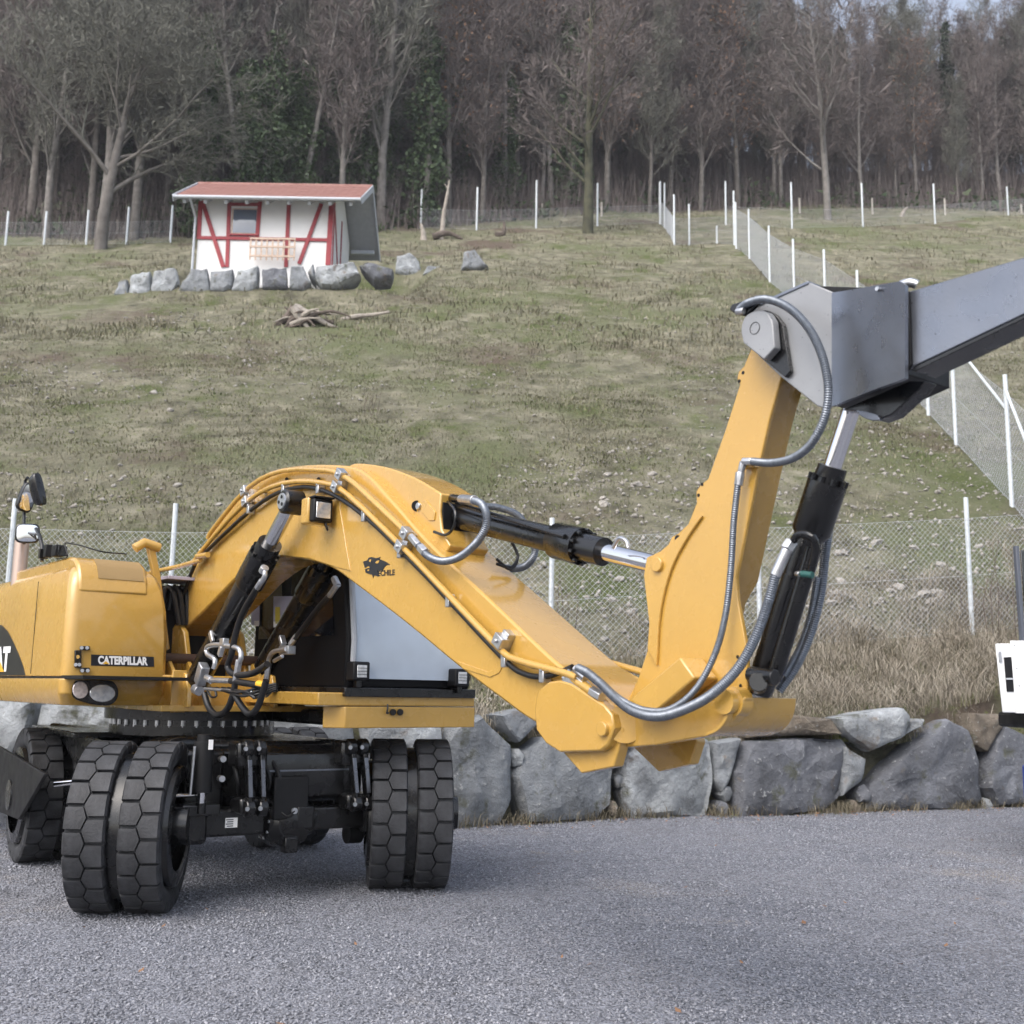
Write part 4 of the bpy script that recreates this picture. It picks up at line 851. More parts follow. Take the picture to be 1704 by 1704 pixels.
STONES = [
    ([(1640, 1270), (1668, 1206), (1710, 1222), (1760, 1230), (1760, 1336), (1655, 1342), (1636, 1312)], 1),
    ([(1618, 1186), (1664, 1188), (1668, 1208), (1640, 1252), (1622, 1240)], 3),
    ([(1440, 1322), (1478, 1278), (1530, 1232), (1580, 1195), (1612, 1215), (1636, 1330), (1628, 1346), (1460, 1352), (1443, 1347)], 1),
    ([(1388, 1195), (1440, 1184), (1500, 1177), (1515, 1190), (1500, 1224), (1446, 1251), (1402, 1218)], 2),
    ([(1218, 1285), (1245, 1234), (1330, 1228), (1402, 1231), (1432, 1276), (1395, 1330), (1372, 1350), (1222, 1362)], 1),
    ([(1402, 1240), (1440, 1262), (1432, 1300), (1400, 1325)], 0),
    ([(1504, 1222), (1515, 1204), (1536, 1196), (1528, 1210)], 2),
    ([(1190, 1236), (1232, 1228), (1216, 1292), (1200, 1320), (1189, 1300)], 0),
    ([(1034, 1250), (1062, 1236), (1180, 1230), (1188, 1300), (1176, 1358), (1046, 1366), (1036, 1320)], 2),
    ([(854, 1292), (870, 1250), (905, 1226), (960, 1240), (1022, 1280), (1016, 1340), (992, 1366), (872, 1370), (862, 1330)], 0),
    ([(828, 1190), (880, 1178), (893, 1205), (862, 1236), (842, 1216)], 0),
    ([(738, 1240), (756, 1208), (800, 1190), (850, 1240), (853, 1330), (832, 1374), (756, 1382), (740, 1300)], 0),
    ([(595, 1206), (640, 1196), (735, 1206), (736, 1236), (690, 1250), (600, 1240)], 2),
    ([(585, 1250), (650, 1256), (738, 1250), (738, 1330), (730, 1386), (600, 1392), (580, 1330)], 1),
    ([(430, 1190), (500, 1182), (585, 1196), (592, 1240), (520, 1250), (440, 1244)], 2),
    ([(420, 1256), (520, 1258), (578, 1258), (580, 1392), (440, 1400), (416, 1330)], 0),
    ([(300, 1184), (420, 1186), (428, 1250), (320, 1258), (296, 1225)], 0),
    ([(290, 1262), (408, 1260), (412, 1402), (300, 1408)], 1),
    ([(64, 1172), (120, 1164), (200, 1160), (288, 1170), (290, 1255), (180, 1262), (70, 1250), (56, 1210)], 2),
    ([(60, 1262), (180, 1268), (284, 1264), (286, 1408), (70, 1412)], 0),
    ([(-60, 1160), (20, 1160), (56, 1168), (48, 1215), (30, 1255), (-60, 1250)], 2),
    ([(-60, 1262), (52, 1262), (58, 1412), (-60, 1414)], 1),
    ([(-190, 1150), (-68, 1158), (-66, 1410), (-190, 1412)], 0),
    ([(1770, 1195), (1860, 1180), (1900, 1230), (1890, 1330), (1775, 1334)], 0),
    ([(1232, 1190), (1290, 1186), (1380, 1196), (1398, 1222), (1330, 1224), (1246, 1228)], 3),
    ([(905, 1196), (960, 1190), (1030, 1200), (1050, 1232), (1024, 1268), (960, 1234), (908, 1220)], 1),
]
for i, (poly, mi) in enumerate(STONES):
    pts = [W(x, y) for x, y in poly]; pts = [V((p.x, p.y, max(p.z, -.08))) for p in pts]
    a, b_ = max(pts, key=lambda p: p.x), min(pts, key=lambda p: p.x); t_ = V((a.x - b_.x, a.y - b_.y, 0)).normalized()
    small = len(poly) < 6
    boulder(pts, V((t_.y, -t_.x, 0)), .5, (.05 if small else .09), ROCK[mi], wallo, i * 7 + 3)
# small chinking stones in the joints
for i, (x, y, r) in enumerate([(1208, 1320, .10), (1018, 1345, .09), (860, 1262, .10), (1436, 1322, .12), (1240, 1345, .08), (746, 1345, .1), (1640, 1338, .09), (1200, 1345, .09), (1032, 1300, .08), (1420, 1345, .1)]):
    p = W(x, y); pts = [p + V((math.cos(a) * r * .8, 0, math.sin(a) * r)) for a in [k * 1.05 + .3 * math.sin(k * 5 + i) for k in range(6)]]
    boulder(pts, V((.3, -1, 0)), .25, .04, ROCK[(i * 3) % 4], wallo, 200 + i, 'chink_stone')

# boulders holding the cottage's terrace
HST = [([(190, 498), (198, 470), (213, 466), (214, 497)], 0), ([(213, 497), (218, 458), (250, 453), (250, 492), (236, 499)], 2), ([(248, 492), (256, 452), (294, 450), (297, 470), (286, 490)], 2), ([(293, 488), (318, 450), (345, 447), (350, 485), (330, 491)], 0),
       ([(350, 486), (350, 452), (388, 449), (386, 478), (372, 488)], 0), ([(385, 484), (395, 452), (430, 445), (428, 475), (415, 486)], 2), ([(436, 482), (436, 449), (476, 446), (478, 481)], 1), ([(481, 481), (484, 446), (505, 443), (517, 470), (505, 483)], 0),
       ([(512, 452), (522, 441), (524, 466)], 0), ([(522, 462), (526, 443), (590, 438), (600, 458), (560, 476), (535, 476)], 2), ([(598, 442), (612, 436), (655, 452), (652, 464), (622, 466)], 1)]
ht = thing('terrace_boulder_wall', 'row of pale grey boulders holding up the terrace of the half-timbered cottage', 'wall', (-9, 39.5, 15))
HWY = HY - 1.0
def on_y(px, py, y): return CAMP + ray(px, py) * y
for i, (poly, mi) in enumerate(HST):
    pts = [on_y(x, y, HWY + .2) for x, y in poly]; boulder(pts, V((0, -1, .35)), .7, .14, ROCK[mi], ht, 60 + i)
for i, (poly, mi, lab) in enumerate([([(657, 455), (660, 428), (682, 421), (698, 436), (702, 458), (680, 463)], 2, 'tall pale boulder standing on the grass right of the cottage terrace'), ([(702, 460), (712, 446), (740, 444), (755, 456), (735, 462)], 0, 'flat low grey boulder between the two upright ones beside the cottage'), ([(767, 450), (772, 420), (790, 416), (812, 444), (800, 449)], 0, 'lone wedge-shaped blue-grey boulder on the meadow farthest from the cottage')]):
    b0 = T(poly[0][0], poly[0][1]); pts = [on_y(x, y, b0.y) for x, y in poly]; o = boulder(pts, V((0, -1, .3)), .7, .16, ROCK[mi], None, 90 + i); tag(o, lab, 'boulder')

# ------------------------------------------------------------------ fences
def post_mesh(): pass
def fence(name, label, posts, mesh_h, gap, wr=.0022, lean=0, closed=None, postm=GALV, pr=.035, cat='fence'):
    """posts: (base, height) in order; diamond mesh hung between neighbours"""
    root = thing(name, label, cat, posts[0][0])
    for b_, h in posts:
        g = MB(); g.tube([b_ - V((0, 0, .3)), b_ + V((0, 0, h))], pr, 8); g.build('post', postm, root)
    if not mesh_h: return root
    vs_ = []; fs_ = []
    def wire(a, b_, r):
        d = (b_ - a).normalized(); u = d.cross(V((0, 1, .3))).normalized(); w_ = d.cross(u); o = len(vs_)
        for p in (a, b_):
            for k in range(3): an = 2.094 * k; vs_.append(p + u * (r * math.cos(an)) + w_ * (r * math.sin(an)))
        for k in range(3): fs_.append((o + k, o + (k + 1) % 3, o + 3 + (k + 1) % 3, o + 3 + k))
    for i, ((a, ha), (b_, hb)) in enumerate(zip(posts, posts[1:])):
        if closed and not closed[i]: continue
        L = (b_ - a).length; nn = max(2, int(L / gap)); off = V((0, -pr - .004, 0)); H_ = mesh_h
        def pt(s, h): return a.lerp(b_, s / L) + V((0, 0, h)) + off
        k = -H_
        while k < L:
            for sg in (1, -1):
                s0, s1, h0, h1 = k, k + H_, 0, H_
                if s0 < 0: h0 = -s0; s0 = 0
                if s1 > L: h1 = H_ - (s1 - L); s1 = L
                if s1 > s0: wire(pt(s0, h0 if sg > 0 else H_ - h0), pt(s1, h1 if sg > 0 else H_ - h1), wr)
            k += gap
        for h in (.03, H_ * .5, H_): wire(pt(0, h), pt(L, h), wr * 1.3)
    o = kind(link('wire_netting', fast_mesh('wire_netting', [v - root.location for v in vs_], fs_, WIRE, 4), root), 'stuff')
    return root
def top_at(p, py):          # height of a post at p whose head shows at image row py
    d = ray(852 + FPX * 0, py); 
    lo, hi = 0, 8
    for _ in range(30):
        m_ = (lo + hi) / 2; q = RM.transposed() @ (p + V((0, 0, m_)) - CAMP); y = 852 - FPX * q.y / -q.z
        if y > py: lo = m_
        else: hi = m_
    return lo
def base_at(px, Y):
    x = 0
    for _ in range(6):
        z = height(x, Y); q = RM.transposed() @ (V((x, Y, z)) - CAMP); x += (px - (852 + FPX * q.x / -q.z)) / FPX * Y
    return V((x, Y, height(x, Y)))
lowp = []
for px, py, Y in ((-330, 822, 15.9), (3, 830, 15.7), (276, 838, 15.7), (590, 852, 15.6), (916, 862, 15.5), (1265, 846, 15.9), (1618, 828, 16.5), (1960, 812, 17.3)):
    b_ = base_at(px, Y); lowp.append((b_, top_at(b_, py)))
fence('garden_fence', 'wire mesh fence on slim galvanised posts just above the boulder wall', lowp, 1.72, .085, .0022, pr=.036)
rp = []
for px, py, pt_ in ((1772, 950, 640), (1684, 842, 583), (1591, 740, 596), (1545, 690, 560), (1500, 638, 440), (1430, 575, 432), (1374, 530, 403), (1322, 505, 390), (1281, 470, 358), (1247, 430, 318), (1225, 414, 318)):
    b_ = T(px, py); rp.append((b_, min(2.6, top_at(b_, pt_))))
fr_ = fence('deer_fence', 'tall wire mesh fence climbing straight up the slope behind the dark arm', rp, 2.2, .12, .003, pr=.045)
g = MB(); p = rp[1][0]; g.tube([rp[1][0] + V((0, 0, 2.3)), rp[0][0] + V((0, 0, .6))], .03, 8); g.tube([rp[2][0] + V((0, 0, 2.5)), rp[1][0] + V((0, 0, 1.9))], .03, 8); g.build('brace', GALV, fr_)
pp_ = []
for px, py, pt_ in ((1222, 408, 318), (1193, 405, 376), (1147, 408, 340), (1122, 408, 324), (1106, 380, 305), (1099, 374, 302)):
    b_ = T(px, py); pp_.append((b_, top_at(b_, pt_)))
fence('corner_fence', 'wire mesh fence returning along the meadow corner beside the mossy tree', pp_, 1.5, .13, .0035, pr=.05)
up = []
for px, py, pt_ in ((-55, 412, 358), (9, 408, 352), (73, 408, 352), (143, 407, 350), (210, 407, 345), (283, 404, 342)):
    b_ = T(px, py); up.append((b_, top_at(b_, pt_)))
fence('meadow_fence', 'wire fence on pale posts crossing the top of the meadow left of the cottage', up, 1.2, .16, .003, pr=.06)
up = []
for px, py, pt_ in ((700, 380, 315), (793, 383, 312), (892, 380, 300), (994, 376, 305), (1098, 372, 303)):
    b_ = T(px, py); up.append((b_, top_at(b_, pt_)))
fence('meadow_fence', 'wire fence on pale posts between the cottage and the mossy tree', up, 1.2, .16, .003, pr=.06)
up = []
for px, py, pt_ in ((1208, 374, 302), (1318, 380, 304), (1436, 378, 305), (1556, 371, 306), (1678, 360, 311), (1790, 352, 300)):
    b_ = T(px, py); up.append((b_, top_at(b_, pt_)))
fence('meadow_fence', 'wire fence on pale posts above the grassy bank at the upper right', up, 1.2, .16, .003, pr=.06)
up = []
for px, py, pt_ in ((113, 393, 380), (134, 390, 374), (195, 388, 366), (206, 388, 376), (226, 387, 376), (243, 386, 367)):
    b_ = T(px, py); up.append((b_, top_at(b_, pt_)))
fence('stub_posts', 'short pale stub posts behind the meadow fence near the old fruit tree', up, 0, .2, pr=.07, postm=CONC, cat='posts')
up = []
for px, py, pt_ in ((623, 362, 342), (637, 350, 333), (718, 362, 340), (806, 360, 338), (902, 362, 339), (1001, 360, 337)):
    b_ = T(px, py); up.append((b_, top_at(b_, pt_)))
fence('stub_posts', 'short weathered posts in a row on the terrace behind the cottage', up, 0, .2, pr=.07, postm=CONC, cat='posts')
up = []
for px, py, pt_ in ((968, 302, 286), (1080, 300, 283), (1182, 293, 280), (1276, 293, 280), (1482, 298, 283), (1571, 301, 286), (1656, 304, 289)):
    b_ = T(px, py); up.append((b_, top_at(b_, pt_)))
fence('stub_posts', 'far short posts lining the foot of the bare forest', up, 0, .2, pr=.09, postm=CONC, cat='posts')
up = []
for px, py, pt_ in ((1331, 355, 330), (1452, 358, 330), (1573, 358, 331), (1700, 356, 340)):
    b_ = T(px, py); up.append((b_, top_at(b_, pt_)))
fence('stub_posts', 'grey stub posts standing in brown grass behind the upper right fence', up, 0, .2, pr=.07, postm=CONC, cat='posts')

# ------------------------------------------------------------------ half-timbered cottage
hx0, hx1 = on_y(329, 400, HY).x, on_y(553, 400, HY).x; HD = 4.2
zE = on_y(450, 330, HY - .9).z; hb = PADZ - .35; zw = zE + .35
hs_ = thing('half_timbered_cottage', 'small white cottage with red timber framing and a red tiled roof on the slope', 'house', (hx0, HY, PADZ))
g = MB(); g.box(((hx0 + hx1) / 2, HY + HD / 2, (hb + zw) / 2), ((hx1 - hx0) / 2, 0, 0), (0, HD / 2, 0), (0, 0, (zw - hb) / 2)); 
zR = zE + 1.95
g.add([(hx0, HY, zw), (hx0, HY + HD, zw), (hx0, HY + HD / 2, zR - .25)], [(0, 1, 2)]); g.add([(hx1, HY, zw), (hx1, HY + HD, zw), (hx1, HY + HD / 2, zR - .25)], [(0, 1, 2)])
wl_ = g.build('wall', PLAS, hs_)
hw = lambda px, py: on_y(px, py, HY)
def timber(a, b_, wd=.15, y=HY - .02, m=TIMB):
    a, b_ = V(a), V(b_); a.y = b_.y = y; d = (b_ - a); n_ = V((-d.z, 0, d.x)).normalized(); g = MB(); g.box((a + b_) / 2, d / 2, n_ * wd / 2, V((0, .025, 0))); return g.build('timber', m, hs_, .008)
for i, (x0, y0, x1, y1, w_) in enumerate([(334, 335, 331, 396, .16), (382, 336, 378, 445, .15), (433, 336, 428, 396, .15), (481, 338, 476, 445, .15), (552, 340, 546, 442, .2), (328, 396, 548, 400, .13), (337, 335, 372, 445, .16), (535, 340, 498, 440, .15), (384, 341, 434, 341, .12)]):
    a, b_ = hw(x0, y0), hw(x1, y1); timber(a, b_, w_, HY - .02 - .004 * i)
g = MB(); xr = hx1 + .015
for (ya, za, yb_, zb_) in ((HY + .12, PADZ + .1, HY + .12, zw), (HY + 2.0, PADZ + .1, HY + 2.0, zw), (HY + .2, zw - .3, HY + 1.9, PADZ + .7), (HY, PADZ + 1.15, HY + HD, PADZ + 1.15)):
    gg = MB(); a, b_ = V((xr, ya, za)), V((xr, yb_, zb_)); d = b_ - a; n_ = V((0, -d.z, d.y)).normalized(); gg.box((a + b_) / 2, d / 2, n_ * .07, V((.02, 0, 0))); gg.build('timber', TIMB, hs_, .005)
# window
a, b_ = hw(387, 347), hw(428, 391); g = MB(); g.box(((a.x + b_.x) / 2, HY - .015, (a.z + b_.z) / 2), ((b_.x - a.x) / 2, 0, 0), (0, .02, 0), (0, 0, (a.z - b_.z) / 2)); wn = g.build('window', PINE, hs_, .01)
g = MB(); g.box(((a.x + b_.x) / 2, HY - .038, (a.z + b_.z) / 2), ((b_.x - a.x) / 2 - .06, 0, 0), (0, .006, 0), (0, 0, (a.z - b_.z) / 2 - .06)); g.build('pane', mat('cottage_glass', (.10, .13, .18), .05, spec=.9, coat=.5), wn)
g = MB(); g.box(((a.x + b_.x) / 2, HY - .06, b_.z - .03), ((b_.x - a.x) / 2 + .05, 0, 0), (0, .05, 0), (0, 0, .03)); g.build('sill', TIMB, wn)
# balcony rail
a, b_ = hw(421, 403), hw(492, 439); 
for k in range(9):
    x = a.x + (b_.x - a.x) * k / 8; MB().box((x, HY - .35, (a.z + b_.z) / 2), (.03, 0, 0), (0, .02, 0), (0, 0, (a.z - b_.z) / 2)).build('baluster', PINE, hs_)
for z_ in (a.z, b_.z + .15, (a.z + b_.z) / 2 + .1): MB().box(((a.x + b_.x) / 2, HY - .375, z_), ((b_.x - a.x) / 2 + .03, 0, 0), (0, .02, 0), (0, 0, .035)).build('rail', PINE, hs_)
# roof: two slopes with tile courses, rafters, gutter
rx0, rx1 = on_y(290, 320, HY - .9).x, on_y(601, 330, HY - .9).x; ye, yr, yb = HY - .95, HY + HD / 2, HY + HD + .95
rf = MB()
for (ya, za, yb_, zb_) in ((ye, zE, yr, zR), (yb, zE, yr, zR)):
    n_ = V((0, -(zb_ - za), (yb_ - ya))).normalized(); 
    if n_.z < 0: n_ = -n_
    rf.prism([V((rx0, ya, za)), V((rx1, ya, za)), V((rx1, yb_, zb_)), V((rx0, yb_, zb_))], -n_ * .10)
rf = rf.build('roof', SLAT, hs_, .01)
nrow, ncol = 9, 22; sl_ = V((0, yr - ye, zR - zE)); nn = V((0, -(zR - zE), yr - ye)).normalized()
tm = {}
for i in range(nrow):
    for j in range(ncol):
        tw = (rx1 - rx0 - .1) / ncol; a0 = V((rx0 + .05 + tw * (j + .5), ye, zE)) + sl_ * ((i + .5) / nrow) + nn * (.02 + .008 * rnd.random())
        key = 0
        if key not in tm:
            g = MB(); d = sl_ / nrow * .56; g.box(V((0, 0, 0)), V((tw * .49, 0, 0)), d + nn * -.012, nn * .014); o = g.build('roof_tile', TILE, rf, org=V((0, 0, 0))); tm[key] = o.data
            o.location = a0 - hs_.location
        else:
            o = link('roof_tile', tm[key], rf); o.location = a0 - hs_.location
for j in range(9):
    x = rx0 + .4 + (rx1 - rx0 - .8) * j / 8; a0, b_ = V((x, ye + .08, zE - .16)), V((x, HY + .1, zE - .16 + (zR - zE) * (HY + .1 - ye - .08) / (yr - ye))); d = b_ - a0; MB().box((a0 + b_) / 2, d / 2, V((.06, 0, 0)), V((0, -d.z, d.y)).normalized() * .07).build('rafter', SLAT, hs_)
MB().tube([V((rx0, ye - .05, zE - .03)), V((rx1, ye - .05, zE - .03))], .07, 10).build('gutter', SLATL, hs_)
MB().tube([V((hx0 - .1, ye - .02, zE - .1)), V((hx0 - .1, HY - .15, zE - .5)), V((hx0 - .1, HY - .15, PADZ - .3))], .05, 8).build('downpipe', SLATL, hs_)
for x in (rx0 - .02, rx1 + .02):
    for (ya, za, yb_, zb_) in ((ye, zE, yr, zR), (yb, zE, yr, zR)):
        a0, b_ = V((x, ya, za - .06)), V((x, yb_, zb_ - .06)); d = b_ - a0; MB().box((a0 + b_) / 2, d / 2, V((.02, 0, 0)), V((0, -d.z, d.y)).normalized() * .13).build('verge_board', SLATL, hs_, .004)
for x in (hx0 - .55, hx1 + .55): MB().box((x, HY + HD + .3, zE + .05), (.5, 0, 0), (0, .08, 0), (0, 0, .08)).build('purlin', SLATL, hs_)
g = MB(); g.box((hx1 + .05 + .35, HY + HD + .1, PADZ + .35), (.3, 0, 0), (0, .3, 0), (0, 0, .4)); g.build('bench_box', BARK, hs_)
# ridge tiles
MB().tube([V((rx0, yr, zR + .0)), V((rx1, yr, zR + .0))], .10, 10).build('ridge', TILE, hs_)

# ------------------------------------------------------------------ trees
class Tree:
    def __init__(s, seed): s.r = random.Random(seed); s.tv = []; s.tf = []; s.cv = []; s.cf = []; s.lv = []; s.lf = []; s.tips = []
    def tube(s, V_, F_, pts, rs, n):
        o = len(V_); k = len(pts)
        for i in range(k):
            t = (pts[min(i + 1, k - 1)] - pts[max(i - 1, 0)]).normalized(); a = V((1, 0, 0)) if abs(t.x) < .8 else V((0, 1, 0)); u = t.cross(a).normalized(); w_ = t.cross(u)
            for j in range(n): an = 6.2832 * j / n; V_.append(pts[i] + u * (rs[i] * math.cos(an)) + w_ * (rs[i] * math.sin(an)))
        for i in range(k - 1):
            for j in range(n):
                a, b_, c_, d = o + i * n + j, o + i * n + (j + 1) % n, o + (i + 1) * n + (j + 1) % n, o + (i + 1) * n + j
                F_.append((a, b_, c_)); F_.append((a, c_, d))
    def twig(s, p, d, L, w_):
        u = d.cross(V((s.r.uniform(-1, 1), s.r.uniform(-1, 1), s.r.uniform(-1, 1)))).normalized() * w_; o = len(s.cv)
        q = p + d * L * .5 + V((s.r.uniform(-1, 1), s.r.uniform(-1, 1), s.r.uniform(-.5, 1))) * L * .08
        s.cv += [p - u, p + u, q + u * .6, p + d * L + V((0, 0, L * .08))]; s.cf += [(o, o + 1, o + 2), (o, o + 2, o + 3)]
    def branch(s, p, d, L, r, lev, spec):
        """a limb with side limbs; the last levels are thin twigs"""
        R_ = s.r; n_ = 5 if lev < 2 else 3; pts = [p]; rs = [r]; q = p.copy(); dd = d.copy()
        up_ = spec['up'][min(lev, len(spec['up']) - 1)]
        for i in range(n_):
            dd = (dd + V((R_.uniform(-1, 1), R_.uniform(-1, 1), R_.uniform(-1, 1))) * spec['wob'] + V((0, 0, up_))).normalized(); q = q + dd * (L / n_); pts.append(q.copy()); rs.append(r * (1 - .75 * (i + 1) / n_) if lev else r * (1 - spec.get('tap', .8) * (i + 1) / n_))
        if lev == 0: s.tube(s.tv, s.tf, pts, rs, 7)
        else: s.tube(s.cv if lev > 1 else s.tv, s.cf if lev > 1 else s.tf, pts, rs, 5 if lev == 1 else 3)
        nb = spec['n'][lev] if lev < len(spec['n']) else 0
        for b_ in range(nb):
            f = spec['f0'][lev] + (1 - spec['f0'][lev]) * (b_ + R_.random()) / nb; k = min(int(f * n_), n_ - 1); t = f * n_ - k; bp = pts[k].lerp(pts[k + 1], t); ax = (pts[k + 1] - pts[k]).normalized()
            an = R_.uniform(0, 6.283); o1 = ax.cross(V((0, 0, 1)) if abs(ax.z) < .9 else V((1, 0, 0))).normalized(); o2 = ax.cross(o1); side = o1 * math.cos(an) + o2 * math.sin(an)
            sp = spec['spread'][min(lev, len(spec['spread']) - 1)] * R_.uniform(.7, 1.2); nd = (ax * math.cos(sp) + side * math.sin(sp)).normalized()
            Ln = L * spec['len'][lev] * R_.uniform(.65, 1.15) * (1 - .45 * f if lev == 0 else 1); rn = max(rs[k] * (.36 if lev == 0 and spec is FOR else .5), .012) * R_.uniform(.7, 1)
            if lev + 1 >= len(spec['n']):
                s.twig(bp, nd, Ln, spec['tw'])
            else: s.branch(bp, nd, Ln, rn, lev + 1, spec)
        s.tips.append(pts[-1])
    def leaves(s, pts, n_, rad, size):
        R_ = s.r
        for _ in range(n_):
            p = R_.choice(pts) + V((R_.gauss(0, rad), R_.gauss(0, rad), R_.gauss(0, rad * .8))); s.leaf(p, size * R_.uniform(.6, 1.4))
    def leaf(s, p, z):
        R_ = s.r; a = V((R_.uniform(-1, 1), R_.uniform(-1, 1), R_.uniform(-1, 1))).normalized() * z; b_ = a.cross(V((R_.uniform(-1, 1), R_.uniform(-1, 1), R_.uniform(-1, 1)))).normalized() * z * .6; o = len(s.lv)
        s.lv += [p - a, p + b_, p + a, p - b_]; s.lf += [(o, o + 1, o + 2), (o, o + 2, o + 3)]
    def meshes(s, bark, twig, leaf=None):
        out = [('trunk', fast_mesh('trunk', s.tv, s.tf, bark, 3, True)), ('crown', fast_mesh('crown', s.cv, s.cf, twig, 3))]
        if s.lv: out.append(('foliage', fast_mesh('foliage', s.lv, s.lf, leaf, 3)))
        return [(n_, m_) for n_, m_ in out if len(m_.vertices)]
def decid(seed, h, r, spec, bark, twig, leaf=None, nl=0, lean=0):
    t = Tree(seed); t.branch(V((0, 0, -.3)), V((lean, 0, 1)).normalized(), h, r, 0, spec)
    if nl: t.leaves(t.tips, nl, .5, .10)
    return t.meshes(bark, twig, leaf)
FOR = dict(up=[.05, .12, .08], wob=.07, n=[40, 8, 6, 5], f0=[.18, .15, .1, .1], spread=[.62, .6, .75, .8], len=[.22, .5, .55, .75], tw=.013, tap=.88)
FRU = dict(up=[.02, .09, .05], wob=.16, n=[13, 9, 7, 6, 4], f0=[.30, .2, .1, .1, .1], spread=[.95, .8, .8, .8, .8], len=[.75, .52, .5, .5, .5], tw=.012, tap=.75)
SPR = dict(up=[.05, .14, .08], wob=.10, n=[18, 9, 6, 5], f0=[.22, .2, .1, .1], spread=[.85, .75, .8, .8], len=[.48, .5, .5, .55], tw=.012, tap=.85)
def ivy_tree(seed, h, r, hi):
    t = Tree(seed); t.branch(V((0, 0, -.3)), V((0, 0, 1)), h, r, 0, dict(FOR, n=[14, 6, 4, 3], f0=[.5, .15, .1, .1]))
    for _ in range(4200):
        z = t.r.random() ** .9 * h * hi; rr = (r + .35 + .75 * (1 - z / (h * hi)) ** .5) * t.r.uniform(.35, 1.0) * (1 + .35 * math.sin(z * 1.7 + seed)); an = t.r.uniform(0, 6.283); t.leaf(V((math.cos(an) * rr, math.sin(an) * rr, z)), .12 * t.r.uniform(.6, 1.5))
    return t.meshes(BARKP, TWG, IVY)
def conifer(seed, h, rb):
    t = Tree(seed); t.tube(t.tv, t.tf, [V((0, 0, -.3)), V((.1, 0, h * .5)), V((0, .1, h))], [h * .014, h * .009, .02], 6)
    z = h * .22
    while z < h:
        rad = rb * (1 - z / h) ** .8 + .25; nb = 9
        for k in range(nb):
            an = t.r.uniform(0, 6.283); d = V((math.cos(an), math.sin(an), t.r.uniform(-.35, .1))); L = rad * t.r.uniform(.6, 1.1); o = V((0, 0, z + t.r.uniform(-.3, .3)))
            for q in range(7):
                p = o + d * (L * (q + .6) / 7); w_ = .30 * (1 - q / 9); t.leaf(p + V((t.r.gauss(0, .12), t.r.gauss(0, .12), t.r.gauss(-.1, .10))), w_ * t.r.uniform(.8, 1.5))
        z += .42
    return t.meshes(BARK, TWG, NEED)
def put(name, meshes, label, loc, rz=0, sc=1., group=None, cat='tree'):
    o = thing(name, label, cat, loc, group); o.rotation_euler = (0, 0, rz); o.scale = (sc, sc, sc)
    for n_, m_ in meshes: link(n_, m_, o)
    return o
KB = [decid(11, 19, .24, FOR, BARK, TWG), decid(12, 22, .28, FOR, BARKP, TWGG), decid(13, 17, .20, FOR, BARK, TWG, LEAFO, 160), decid(14, 21, .22, FOR, BARKP, TWG), decid(15, 15, .15, FOR, BARK, TWGG)]
KO = decid(16, 19, .24, FOR, BARK, TWG, LEAFO, 1500)
KI = [ivy_tree(21, 17, .22, .72), ivy_tree(22, 20, .25, .6), ivy_tree(23, 15, .2, .85)]
KC = [conifer(31, 21, 3.2), conifer(32, 17, 2.8)]
LOOK = {0: 'dark-barked bare tree', 1: 'pale-barked tall bare tree', 2: 'bare tree with a few brown leaves', 3: 'pale-trunked bare tree with reddish twigs', 4: 'thin bare forest tree', 'i': 'tree wrapped in dark green ivy', 'c': 'dark green conifer', 'o': 'tree holding many rusty dead leaves'}
NAME = {'b': 'bare_tree', 'i': 'ivy_tree', 'c': 'conifer', 'o': 'oak_tree'}
tr = random.Random(5); nt_ = 0
def forest(k, x, y, sc=None, row=0):
    i_ = tr.randrange(5); ms = {'b': lambda: KB[i_], 'i': lambda: tr.choice(KI), 'c': lambda: tr.choice(KC), 'o': lambda: KO}[k]()
    u = x / y; zone = 'behind the old fruit tree' if u < -.33 else 'above the cottage roof' if u < -.12 else 'between cottage and mossy tree' if u < .03 else 'behind the mossy tree' if u < .14 else 'behind the fence corner' if u < .25 else 'behind the pale grey tree' if u < .36 else 'above the dark extension arm'
    dep = 'at the forest edge' if row < 2 else 'inside the forest' if row < 5 else 'deep in the forest'
    lab = LOOK[i_ if k == 'b' else k] + ' ' + dep + ' ' + zone
    put(NAME[k], ms, lab, (x, y, height(x, y)), tr.uniform(0, 6.28), sc or tr.uniform(.8, 1.15), lab)
row = 0
for row in range(10):
    dist = 1.0 + row * 3.4; n_ = 36 if row < 7 else 26
    for i in range(n_):
        u = -.52 + 1.06 * (i + tr.uniform(.1, .9)) / n_
        x0_ = u * 70; y = forest_edge(u * (forest_edge(u * 70) + dist)) + dist + tr.uniform(-1.8, 1.8); x = u * y
        right_ = u > .22
        k = tr.random()
        kk = 'b'
        if u < .12 and k < (.38 if -.3 < u < .06 else .2): kk = 'i'
        elif k > (.84 if not right_ else .74) and row > 1: kk = 'c'
        elif .70 < k < .74: kk = 'o'
        forest(kk, x, y, (tr.uniform(.52, .80) * (1.1 if kk == 'c' else 1) if u > .31 else tr.uniform(.6, .86)) if right_ else None, row)
